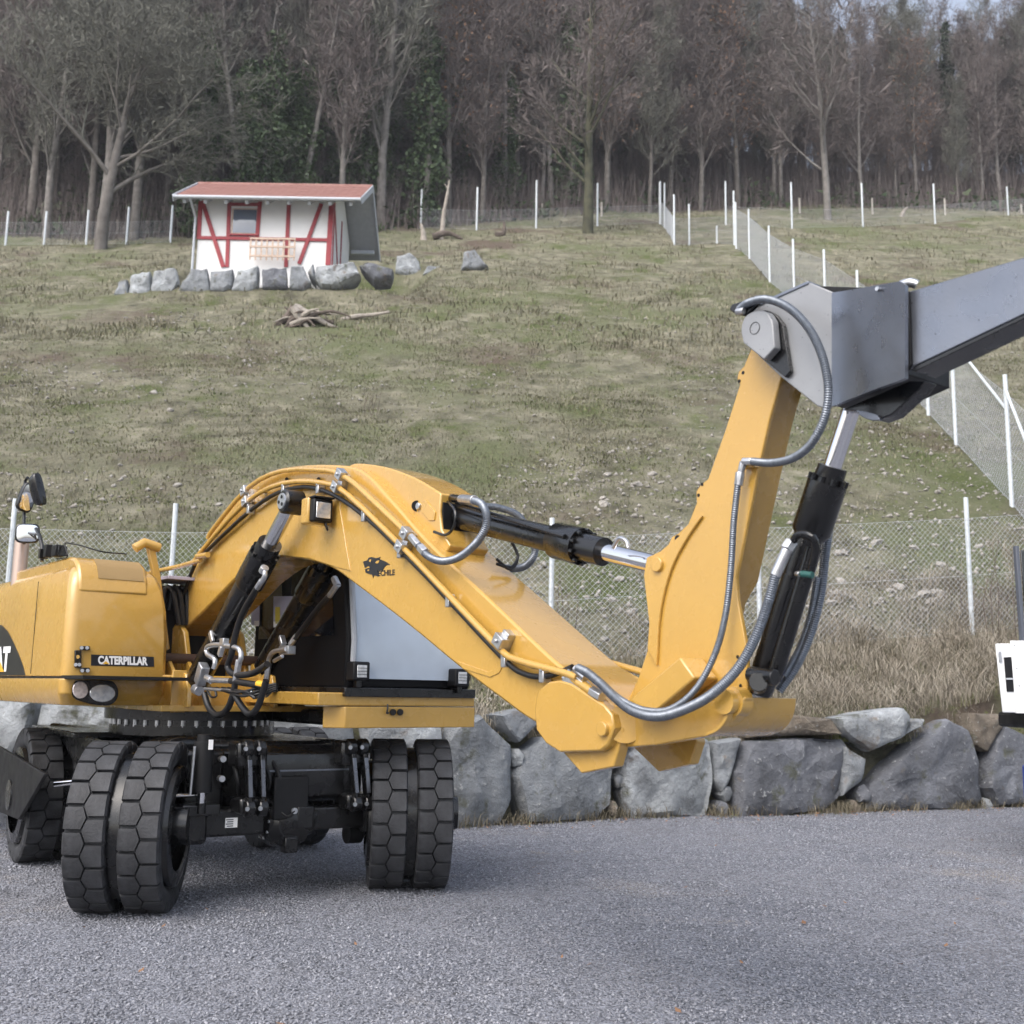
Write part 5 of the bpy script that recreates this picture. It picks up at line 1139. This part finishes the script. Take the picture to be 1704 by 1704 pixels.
# singled-out trees
b_ = T(455, 285); put('ivy_tree', KI[2], 'bright green ivy column rising directly behind the cottage roof', b_, 1, 1.0)
b_ = T(500, 270); put('oak_tree', KO, 'tree with orange dead leaves high above the cottage roof', (b_.x, b_.y + 2, height(b_.x, b_.y + 2)), 1, 1.1)
b_ = T(167, 414); fk = decid(41, 6.6, .21, FRU, BARK, TWGG, lean=.02); put('fruit_tree', fk, 'old spreading bare fruit tree with crooked grey trunk left of the cottage', b_, .6, 1.65)
b_ = T(978, 388); fk = decid(43, 10.5, .25, SPR, BARKM, TWG, lean=.02); put('mossy_tree', fk, 'bare tree with dark mossy trunk standing at the meadow fence', b_, 2.2, 1.35)
b_ = T(1378, 366); fk = decid(44, 13, .22, SPR, BARKP, TWG); put('grey_tree', fk, 'tall pale grey trunked bare tree behind the upper right fence', b_, .3, 1.25)
b_ = T(1160, 325); fk = decid(45, 8, .16, SPR, BARK, TWG); put('slender_tree', fk, 'slender young bare tree near the fence corner', b_, .9, 1.0)
b_ = T(1420, 312); fk2 = decid(46, 7, .14, SPR, BARKP, TWG); put('slender_tree', fk2, 'small thin bare tree just right of the pale grey trunk', b_, .1, 1.0)
b_ = T(1556, 300); fk = decid(47, 12, .30, SPR, BARKM, TWG, lean=-.06); put('dark_tree', fk, 'broad bare tree with dark twin stems at the forest edge on the right', b_, 1.5, 1.1)
b_ = T(1575, 302); put('dark_tree', decid(48, 10, .22, FRU, BARKM, TWG, lean=.1), 'leaning dark bare tree close beside the twin-stemmed one', b_, 2.5, 1.2)
b_ = T(1668, 305); put('dark_tree', KB[2], 'thin straight bare tree at the forest edge near the right fence end', b_, 2.5, .8)
# undergrowth at the foot of the forest
uv = []; uf = []; ul = []; ulf = []
def strip(a, b_, w_):
    o = len(uv); an = tr.uniform(0, 3.14); cx, cy = math.cos(an) * w_, math.sin(an) * w_; uv.extend([(a[0] - cx, a[1] - cy, a[2]), (a[0] + cx, a[1] + cy, a[2]), b_]); uf.append((o, o + 1, o + 2))
for i in range(17000):
    u = tr.uniform(-.53, .54); d = abs(tr.gauss(0, 12)); y = forest_edge(u * 68) + d - .8; x = u * y; y = forest_edge(x) + d - .8; z = height(x, y); h = tr.uniform(.6, 3.0) * (1 + min(d, 8) * .22)
    lx, ly = tr.gauss(0, .14) * h, tr.gauss(0, .14) * h; strip((x, y, z - .1), (x + lx, y + ly, z + h), tr.uniform(.012, .032))
    for k in range(4):
        t = tr.uniform(.25, .9); q = (x + lx * t, y + ly * t, z + h * t); L_ = h * tr.uniform(.15, .4); strip(q, (q[0] + tr.gauss(0, .6) * L_, q[1] + tr.gauss(0, .6) * L_, q[2] + L_ * tr.uniform(.2, 1)), .010)
kind(link('forest_brush', fast_mesh('forest_brush', uv, uf, TWG)), 'stuff')
for i in range(9000):
    u = tr.uniform(-.53, .54); y = forest_edge(u * 68) + abs(tr.gauss(0, 5)); x = u * y; y = forest_edge(x) + abs(tr.gauss(0, 5)) - .5
    if noise.noise(V((x * .25, y * .25, 9))) < .05: continue
    z = height(x, y) + abs(tr.gauss(0, .7)); s_ = tr.uniform(.08, .22); o = len(ul)
    for k in range(3): ul.append((x + tr.gauss(0, s_), y + tr.gauss(0, s_), z + tr.gauss(0, s_)))
    ulf.append((o, o + 1, o + 2))
kind(link('forest_shrubs', fast_mesh('forest_shrubs', ul, ulf, IVY)), 'stuff')

# ------------------------------------------------------------------ stumps and dead wood
def log(path, r0, r1, m, parent, name):
    p = spline(path, .12); n_ = len(p); return MB().tube(p, r0, 9, rs=[(r0 + (r1 - r0) * i / (n_ - 1)) * (1 + .25 * noise.noise(q * 5)) for i, q in enumerate(p)]).build(name, m, parent)
b_ = T(505, 545); up_ = V((0, 0, 1)); k = b_.y / FPX
st = thing('uprooted_stump', 'grey uprooted tree stump with splayed roots lying on the meadow', 'stump', b_)
def at(px, py, dy=0): return on_y(px, py, b_.y + dy)
for i, (pts, r0, r1, m_) in enumerate([([(488, 512), (500, 530), (515, 548)], .17, .05, DEAD), ([(490, 512), (520, 525), (545, 540), (562, 545)], .16, .04, DEAD), ([(490, 513), (475, 530), (455, 545), (437, 547)], .18, .05, DEADD), ([(495, 518), (520, 520), (552, 522)], .12, .04, DEADD), ([(492, 522), (510, 532), (555, 538)], .2, .1, DEADD)]):
    log([at(x, y, .1 * i) for x, y in pts], r0, r1, m_, st, 'root')
for i in range(11):
    a = tr.uniform(-.3, 3.4); L_ = tr.uniform(.5, 1.5); c_ = at(496 + tr.uniform(-14, 20), 533 + tr.uniform(-8, 8), tr.uniform(-.1, .5)); log([c_, c_ + V((math.cos(a) * L_ * .5, -.1, .12 + .1 * tr.random())), c_ + V((math.cos(a) * L_, -.2, tr.uniform(-.25, .35)))], tr.uniform(.04, .09), .02, tr.choice([DEAD, DEADD]), st, 'root')
MB().lathe(at(495, 535, .3) - V((0, 0, .3)), V((-.2, 0, 1)), [(0, .45), (.3, .32), (.55, .2), (.6, .05)], 10, True).build('stump_core', DEADD, st)
b_ = T(605, 532); lg = log([on_y(562, 536, b_.y), on_y(590, 527, b_.y), on_y(620, 524, b_.y), on_y(648, 519, b_.y)], .12, .05, DEAD, None, 'fallen_branch'); tag(lg, 'pale fallen branch lying just right of the uprooted stump', 'branch')
b_ = T(735, 398)
bt = thing('broken_trunk', 'thin broken pale tree trunk snapped off beside the meadow fence', 'tree trunk', b_)
log([on_y(735, 400, b_.y), on_y(738, 360, b_.y), on_y(742, 335, b_.y), on_y(748, 300, b_.y)], .16, .04, DEAD, bt, 'trunk'); log([on_y(742, 335, b_.y), on_y(746, 318, b_.y), on_y(740, 306, b_.y)], .06, .02, DEAD, bt, 'branch')
for (x, y, pts, lab) in ((706, 398, [(705, 402), (704, 385), (700, 372)], 'short splintered stump left of the broken trunk'), (838, 392, [(824, 392), (838, 388), (839, 370)], 'dark forked root sticking up from bare soil near the fence'), (765, 398, [(720, 394), (745, 388), (770, 398)], 'dark heap of roots at the foot of the broken trunk'), (1500, 360, [(1496, 372), (1504, 352), (1510, 345)], 'pale split stump on the upper right bank')):
    b_ = T(x, y); o = log([on_y(px, py, b_.y) for px, py in pts], .22, .07, DEADD if 'dark' in lab else DEAD, None, 'stump'); tag(o, lab, 'stump')
b_ = W(1530, 1075); b_ = T(1530, 1078); o = log([on_y(1500, 1092, b_.y), on_y(1520, 1075, b_.y), on_y(1548, 1066, b_.y), on_y(1580, 1062, b_.y)], .035, .012, DEADD, None, 'dead_branch'); tag(o, 'crooked dead branch lying in the dry grass above the boulder wall', 'branch')

# ------------------------------------------------------------------ loose stones
sv = []
def rock_mesh(seed):
    r_ = random.Random(seed); bm = bmesh.new(); bmesh.ops.create_icosphere(bm, subdivisions=2, radius=1)
    for v in bm.verts: v.co *= 1 + .35 * noise.noise(v.co * 1.3 + V((seed, 0, 0))); v.co.z *= .55; v.co.y *= r_.uniform(.6, .9)
    me = bpy.data.meshes.new('stone'); bm.to_mesh(me); bm.free(); me.materials.append(PEBS); return me
RKM = [rock_mesh(i) for i in range(6)]
seen = 0
def stone_thing(px, py, w_, lab, grp):
    p = T(px, py); o = link('field_stone', RKM[seen % 6]); s_ = w_ / FPX * p.y / 2; o.location = p + V((0, 0, s_ * .05)); o.scale = (s_, s_, s_); o.rotation_euler = (.3 * tr.uniform(-1, 1), .2 + .2 * tr.random(), tr.uniform(0, 6)); tag(o, lab, 'stone', grp)
for (x, y, w_) in [(1457, 905, 24), (1521, 912, 18), (1565, 940, 22), (1497, 978, 26), (1479, 985, 18), (1390, 990, 30), (1535, 990, 26), (1500, 1000, 18), (1560, 990, 34), (1550, 1003, 28), (1537, 1018, 26), (1532, 1026, 18), (1400, 968, 22), (1395, 922, 24), (1630, 910, 20), (1440, 898, 16), (1484, 952, 14), (1585, 948, 14), (1383, 1005, 22), (1365, 968, 20)]:
    stone_thing(x, y, w_, 'pale flat stone lying on the stony ground behind the fence right of the stick', 'stones behind the right fence bay'); seen += 1
for (x, y, w_) in [(1060, 808, 22), (1010, 790, 16), (1085, 790, 18), (1005, 840, 24), (960, 800, 16), (1030, 965, 22), (1010, 935, 18), (985, 905, 22), (1050, 1020, 24), (1020, 1000, 20), (1002, 830, 14), (1055, 860, 16), (940, 905, 16), (1090, 985, 16)]:
    stone_thing(x, y, w_, 'pale stone scattered on the slope between boom cylinder and stick', 'stones left of the stick'); seen += 1
for (x, y, w_) in [(256, 655, 20), (283, 684, 16), (295, 808, 16), (322, 846, 14), (365, 840, 14), (405, 540, 12), (200, 775, 12), (590, 700, 12), (120, 720, 12), (690, 760, 12)]:
    stone_thing(x, y, w_, 'small pale stone poking out of the mossy meadow above the excavator', 'stones in the meadow'); seen += 1
for (x, y, w_) in [(1420, 845, 14), (1400, 760, 14), (1530, 800, 14), (1560, 820, 14), (1450, 720, 12), (1480, 860, 14)]:
    stone_thing(x, y, w_, 'small stone on the brown ground between bucket cylinder and tall fence', 'stones by the tall fence'); seen += 1
# uncountable pebbles over the slope
def scatter_stones(name, pts, sizes, m):
    base = np.array([(1, 0, 0), (-1, 0, 0), (0, 1, 0), (0, -1, 0), (0, 0, .7), (0, 0, -.7)], float); F_ = np.array([(0, 2, 4), (2, 1, 4), (1, 3, 4), (3, 0, 4), (2, 0, 5), (1, 2, 5), (3, 1, 5), (0, 3, 5)])
    rg = np.random.default_rng(3); n_ = len(pts); pts = np.array(pts); a = rg.uniform(0, 6.28, n_); ca, sa = np.cos(a), np.sin(a)
    vv = base[None] * rg.uniform(.55, 1.35, (n_, 6, 1)) * np.array(sizes)[:, None, None]; vv = vv * rg.uniform(.6, 1.3, (n_, 1, 3)) 
    x = vv[..., 0] * ca[:, None] - vv[..., 1] * sa[:, None]; y = vv[..., 0] * sa[:, None] + vv[..., 1] * ca[:, None]; tl = rg.normal(0, .35, (n_, 1)); z = vv[..., 2] + x * tl
    vv = np.stack([x, y, z], -1) + pts[:, None, :]; ff = (F_[None] + (np.arange(n_) * 6)[:, None, None]).reshape(-1, 3)
    return kind(link(name, fast_mesh(name, vv.reshape(-1, 3), ff, m)), 'stuff')
pts = []; sz = []
while len(pts) < 9000:
    y = 12.5 + 26 * tr.random() ** 1.6; x = tr.uniform(-.5, .52) * y; s_ = y - yw(x)
    if s_ < .6: continue
    if noise.noise(V((x * .22, y * .22, 4))) + .25 * sst(-2, 5, x) < tr.uniform(-.1, .5): continue
    r_ = .015 + .06 * tr.random() ** 3; pts.append((x, y, height(x, y) + r_ * .2)); sz.append(r_)
for _ in range(3600):
    y = tr.uniform(15, 23.5); x = tr.uniform(-.5, 10)
    if noise.noise(V((x * .6, y * .6, 31))) < tr.uniform(-.35, .25): continue
    r_ = .012 + .055 * tr.random() ** 3; pts.append((x, y, height(x, y) + r_ * .2)); sz.append(r_)
scatter_stones('hill_pebbles', pts, sz, PEBS)
# yard gravel
rg = np.random.default_rng(8); n_ = 120000; yy = 3.6 + 11 * rg.random(n_) ** 1.5; xx = (rg.random(n_) * 1.06 - .53) * yy
keep = np.array([y < yw(x) + .1 for x, y in zip(xx, yy)]); xx, yy = xx[keep], yy[keep]
szs = .0045 + .0085 * rg.random(len(xx)) ** 3 + .0006 * (yy - 4)
zz = np.array([.012 * noise.noise(V((x * .8, y * .8, 0))) + .006 * noise.noise(V((x * 3, y * 3, 5))) for x, y in zip(xx, yy)]) + szs * .15
scatter_stones('gravel_stones', np.stack([xx, yy, zz], -1), szs, PEB)

# ------------------------------------------------------------------ grasses
def blades(name, n_, pos, hgt, wid, m, bend=.6, segs=2):
    vv = []; ff = []
    for _ in range(n_):
        p = pos()
        if p is None: continue
        x, y, z, dx, dy = p; h = hgt * tr.uniform(.4, 1.3); w_ = wid * tr.uniform(.6, 1.3); a = tr.uniform(0, 6.283); ux, uy = math.cos(a) * w_, math.sin(a) * w_
        bx, by = dx + tr.gauss(0, bend) * h, dy + tr.gauss(0, bend) * h; o = len(vv); dr = min(1.5, (bx * bx + by * by) ** .5 / h)
        vv += [(x - ux, y - uy, z - .03), (x + ux, y + uy, z - .03), (x + bx * .35 + ux * .7, y + by * .35 + uy * .7, z + h * .6), (x + bx * .35 - ux * .7, y + by * .35 - uy * .7, z + h * .6), (x + bx, y + by, z + h * (1 - .45 * dr))]
        ff += [(o, o + 1, o + 2), (o, o + 2, o + 3), (o + 3, o + 2, o + 4)]
    return kind(link(name, fast_mesh(name, vv, ff, m)), 'stuff')
def clumps(name, n_, m, xr, hg, near=1.1, bpc=(35, 90), wd=.0035):
    """tussocks: blades fan out from a centre and droop; those at the wall's lip hang over it"""
    vv = []; ff = []
    for _ in range(n_):
        cx = tr.uniform(*xr); s_ = .2 + abs(tr.gauss(0, near)); cy = yw(cx) + s_
        if noise.noise(V((cx * .8, cy * .8, 2))) + .75 * sst(1.5, 3.2, cx) < tr.uniform(-.05, .7): continue
        H0 = hg * tr.uniform(.5, 1.35); wx, wy = tr.gauss(0, .25), -.25 + tr.gauss(0, .2)
        for _ in range(tr.randint(*bpc)):
            x = cx + tr.gauss(0, .10); y = max(cy + tr.gauss(0, .08), yw(x) + .12); z = height(x, y) if y > yw(x) + .3 else .85 + .15 * noise.noise(V((x, 0, 0)))
            h = H0 * tr.uniform(.35, 1.2); a = tr.uniform(0, 6.283); lean = abs(tr.gauss(.45, .4)); dx, dy = math.cos(a) * lean + wx, math.sin(a) * lean + wy; w_ = wd * tr.uniform(.6, 1.4)
            b_ = tr.uniform(0, 6.283); ux, uy = math.cos(b_) * w_, math.sin(b_) * w_; o = len(vv); L_ = (1 + dx * dx + dy * dy) ** .5; k = h / L_
            p1 = (x + dx * k * .3, y + dy * k * .3, z + k * .55); p2 = (x + dx * k * .75, y + dy * k * .75, z + k * .85); p3 = (x + dx * k * 1.25, y + dy * k * 1.25, z + k * (.85 - .45 * min(1.5, (dx * dx + dy * dy) ** .5)))
            vv += [(x - ux, y - uy, z - .03), (x + ux, y + uy, z - .03), (p1[0] + ux, p1[1] + uy, p1[2]), (p1[0] - ux, p1[1] - uy, p1[2]), (p2[0] + ux * .7, p2[1] + uy * .7, p2[2]), (p2[0] - ux * .7, p2[1] - uy * .7, p2[2]), p3]
            ff += [(o, o + 1, o + 2), (o, o + 2, o + 3), (o + 3, o + 2, o + 4), (o + 3, o + 4, o + 5), (o + 5, o + 4, o + 6)]
    return kind(link(name, fast_mesh(name, vv, ff, m)), 'stuff')
clumps('dry_bank_grass', 760, BLADE[0], (-7, 9), .40, 1.5); clumps('brown_bank_grass', 480, BLADE[2], (-7, 9), .30, 1.3); clumps('green_bank_grass', 420, BLADE[1], (-7, 9), .18, .9)
def slope(lo, hi, gate, seed):
    def f():
        y = lo + (hi - lo) * tr.random() ** 1.3; x = tr.uniform(-.52, .54) * y
        if y - yw(x) < .5 or (HX0 - .3 < x < HX1 + .3 and HY - .2 < y < HY + 5): return None
        if x > -.5 and 15.3 < y < 23 and tr.random() < .72 * sst(-.5, 1.5, x): return None
        if seed == 13 and y > 44 and x > 4 and tr.random() < .8: return None
        if noise.noise(V((x * .3, y * .3, seed))) + .5 * noise.noise(V((x * 1.3, y * 1.3, seed))) < gate + tr.uniform(-.25, .25): return None
        return x, y, height(x, y), 0, -.03
    return f
blades('straw_tufts', 120000, slope(12, 34, -.02, 11), .075, .009, BLADE[3], .6)
blades('pale_straw_tufts', 70000, slope(12, 52, .08, 12), .10, .011, BLADE[3], .6)
blades('green_turf', 120000, slope(13, 48, .02, 13), .06, .013, BLADE[1], .7)
blades('far_straw', 40000, slope(34, 80, -.05, 14), .2, .025, BLADE[3], .5)
# weeds at the foot of the wall
def toe():
    x = tr.uniform(-1.2, 8); y = yw(x) - abs(tr.gauss(.05, .12)) + .08
    if noise.noise(V((x * 2.2, 0, 3))) < tr.uniform(-.3, .4): return None
    return x, y, 0, 0, -.02
blades('toe_weeds', 9000, toe, .16, .004, BLADE[2], .6); blades('toe_grass', 900, toe, .06, .004, BLADE[1], .6)
lv = []; lf = []
for _ in range(300):
    x = tr.uniform(-1.2, 8); y = yw(x) - abs(tr.gauss(0, .35)) - .02
    if tr.random() < .1: y = tr.uniform(4.5, 11); x = tr.uniform(-.4, .45) * y
    o = len(lv); a = tr.uniform(0, 6.28); s_ = tr.uniform(.010, .026); c_, d = math.cos(a) * s_, math.sin(a) * s_
    lv += [(x - c_, y - d, .016), (x + d * .6, y - c_ * .6, .022), (x + c_, y + d, .03), (x - d * .6, y + c_ * .6, .018)]; lf += [(o, o + 1, o + 2), (o, o + 2, o + 3)]
kind(link('fallen_leaves', fast_mesh('fallen_leaves', lv, lf, LEAFO)), 'stuff')
# tall dead stalks by the right-hand post
for (x, y, h, n_) in ((1650, 1075, 1.75, 4), (1600, 1040, .8, 3), (935, 1060, 1.1, 5), (1680, 1050, .9, 3), (625, 695, .7, 4)):
    b_ = T(x, y); g = MB()
    for k in range(n_):
        q = b_ + V((tr.gauss(0, .12), tr.gauss(0, .1), 0)); hh = h * tr.uniform(.6, 1); g.tube([q, q + V((tr.gauss(0, .04), 0, hh * .5)), q + V((tr.gauss(0, .08), 0, hh))], .006, 4, rs=[.008, .006, .003])
        for j in range(6): z_ = hh * tr.uniform(.4, .95); g.tube([q + V((0, 0, z_)), q + V((tr.gauss(0, .09), tr.gauss(0, .05), z_ + .10))], .003, 3)
    o = g.build('dead_stalks', DEADD, None); tag(o, {1650: 'tall dead brown weed stalks beside the right fence post', 1600: 'short dead weed stalks left of the right fence post', 935: 'clump of thin dead stalks seen between boom and stick', 1680: 'dead stalks near the white vehicle', 625: 'lone dark dead weed on the open meadow'}[x], 'weeds')

# ------------------------------------------------------------------ white vehicle at the right edge
TD = 9.6
def tv(px, py, dy=0): return on_y(px, py, TD + dy)
trk = thing('service_vehicle', 'white service vehicle body with black air vent, parked partly out of view', 'vehicle', V((tv(1690, 1300).x + 1.0, TD + 1, 0)))
a, b_ = tv(1657, 1068), tv(1669, 1186); R_ = 1.9
g = MB(); g.prism([tv(1656, 1071), tv(1668, 1186), V((b_.x + R_, TD, b_.z)), V((a.x + R_, TD, a.z + .03))], V((.62, 1.3, 0))); bd = g.build('body', WHT, trk, .012)
g = MB(); p0, p1, p2, p3 = tv(1671, 1094, -.01), tv(1683, 1093, -.01), tv(1690, 1151, -.01), tv(1676, 1151, -.01); g.prism([p0, p1, p2, p3], V((0, .02, 0))); vt = g.build('air_vent', BLKM, trk, .003)
g = MB(); g.prism([tv(1675, 1128, -.018), tv(1688, 1128, -.018), tv(1688, 1131, -.018), tv(1675, 1131, -.018)], V((0, .012, 0))); g.build('vent_bar', SLAT, vt)
g = MB(); g.prism([tv(1661, 1084, -.01), tv(1666, 1084, -.01), tv(1668, 1102, -.01), tv(1663, 1102, -.01)], V((0, .02, 0))); g.build('latch', ZNC, trk, .002)
g = MB(); q = tv(1682, 1066, -.02); g.prism([q, V((q.x + R_, q.y, q.z + .02)), V((q.x + R_, q.y, b_.z - .01)), tv(1691, 1187, -.02)], V((0, .02, 0))); g.build('door', WHT, trk, .004)
for (x, y) in ((1688, 1074), (1692, 1112), (1696, 1141)): MB().cyl(tv(x, y, -.02), tv(x, y, -.026), .006, n=8).build('rivet', ZNC, trk)
g = MB(); g.prism([tv(1690, 908), tv(1696, 908), tv(1707, 1066), tv(1701, 1066)], V((0, .06, 0))); g.build('window_post', mat('slate_frame', (.09, .10, .125), .5), trk, .005)
q = tv(1697, 915, .04); g = MB(); g.prism([q, V((q.x + 1.4, q.y, q.z + .05)), V((q.x + 1.4, q.y, a.z)), tv(1708, 1066, .04)], V((.45, .9, 0))); g.build('window', GLS, trk, .01)
g = MB(); q = tv(1678, 1192, .06); g.box((q.x + 1.25, TD + .6, b_.z - .07), (.9, 0, 0), (0, .5, 0), (0, 0, .07)); g.build('underframe', BLKM, trk, .03)
q = tv(1702, 1210, .15); g = MB(); g.box((q.x + 1.3, TD + .65, (b_.z - .14 + .30) / 2), (.8, 0, 0), (0, .4, 0), (0, 0, (b_.z - .14 - .30) / 2)); g.build('chassis', BLKM, trk, .02)
q = tv(1700, 1250, .02); g = MB(); g.box((q.x + .47, TD + .22, (tv(0, 1248).z + tv(0, 1305).z) / 2), (.3, 0, 0), (0, .2, 0), (0, 0, .15)); g.build('tank', BLUE, trk, .02)
for dx in (1.3, 2.2):
    for dy in (.15, 1.0):
        g = MB(); g.lathe((q.x + dx, TD + dy, .36), (0, 1, 0), [(0, .1), (0, .22), (.03, .25), (.03, .33), (.06, .36), (.18, .36), (.21, .33), (.21, .1)], 32, True); g.build('wheel', TYR, trk)

# ------------------------------------------------------------------ thin winter haze over yard, slope and forest
g = MB(); g.box((0, -75, 46), (310, 0, 0), (0, 240, 0), (0, 0, 47.2)); hz = g.build('haze', BARK, None, smooth=0)
hm = bpy.data.materials.new('haze_air'); hm.use_nodes = True; n_ = hm.node_tree.nodes; n_.remove(n_['Principled BSDF'])
pv = n_.new('ShaderNodeVolumePrincipled'); pv.inputs['Color'].default_value = (.86, .88, .95, 1); pv.inputs['Density'].default_value = .0006; pv.inputs['Anisotropy'].default_value = .2
hm.node_tree.links.new(pv.outputs[0], n_['Material Output'].inputs['Volume']); hz.data.materials.clear(); hz.data.materials.append(hm); kind(hz, 'stuff')
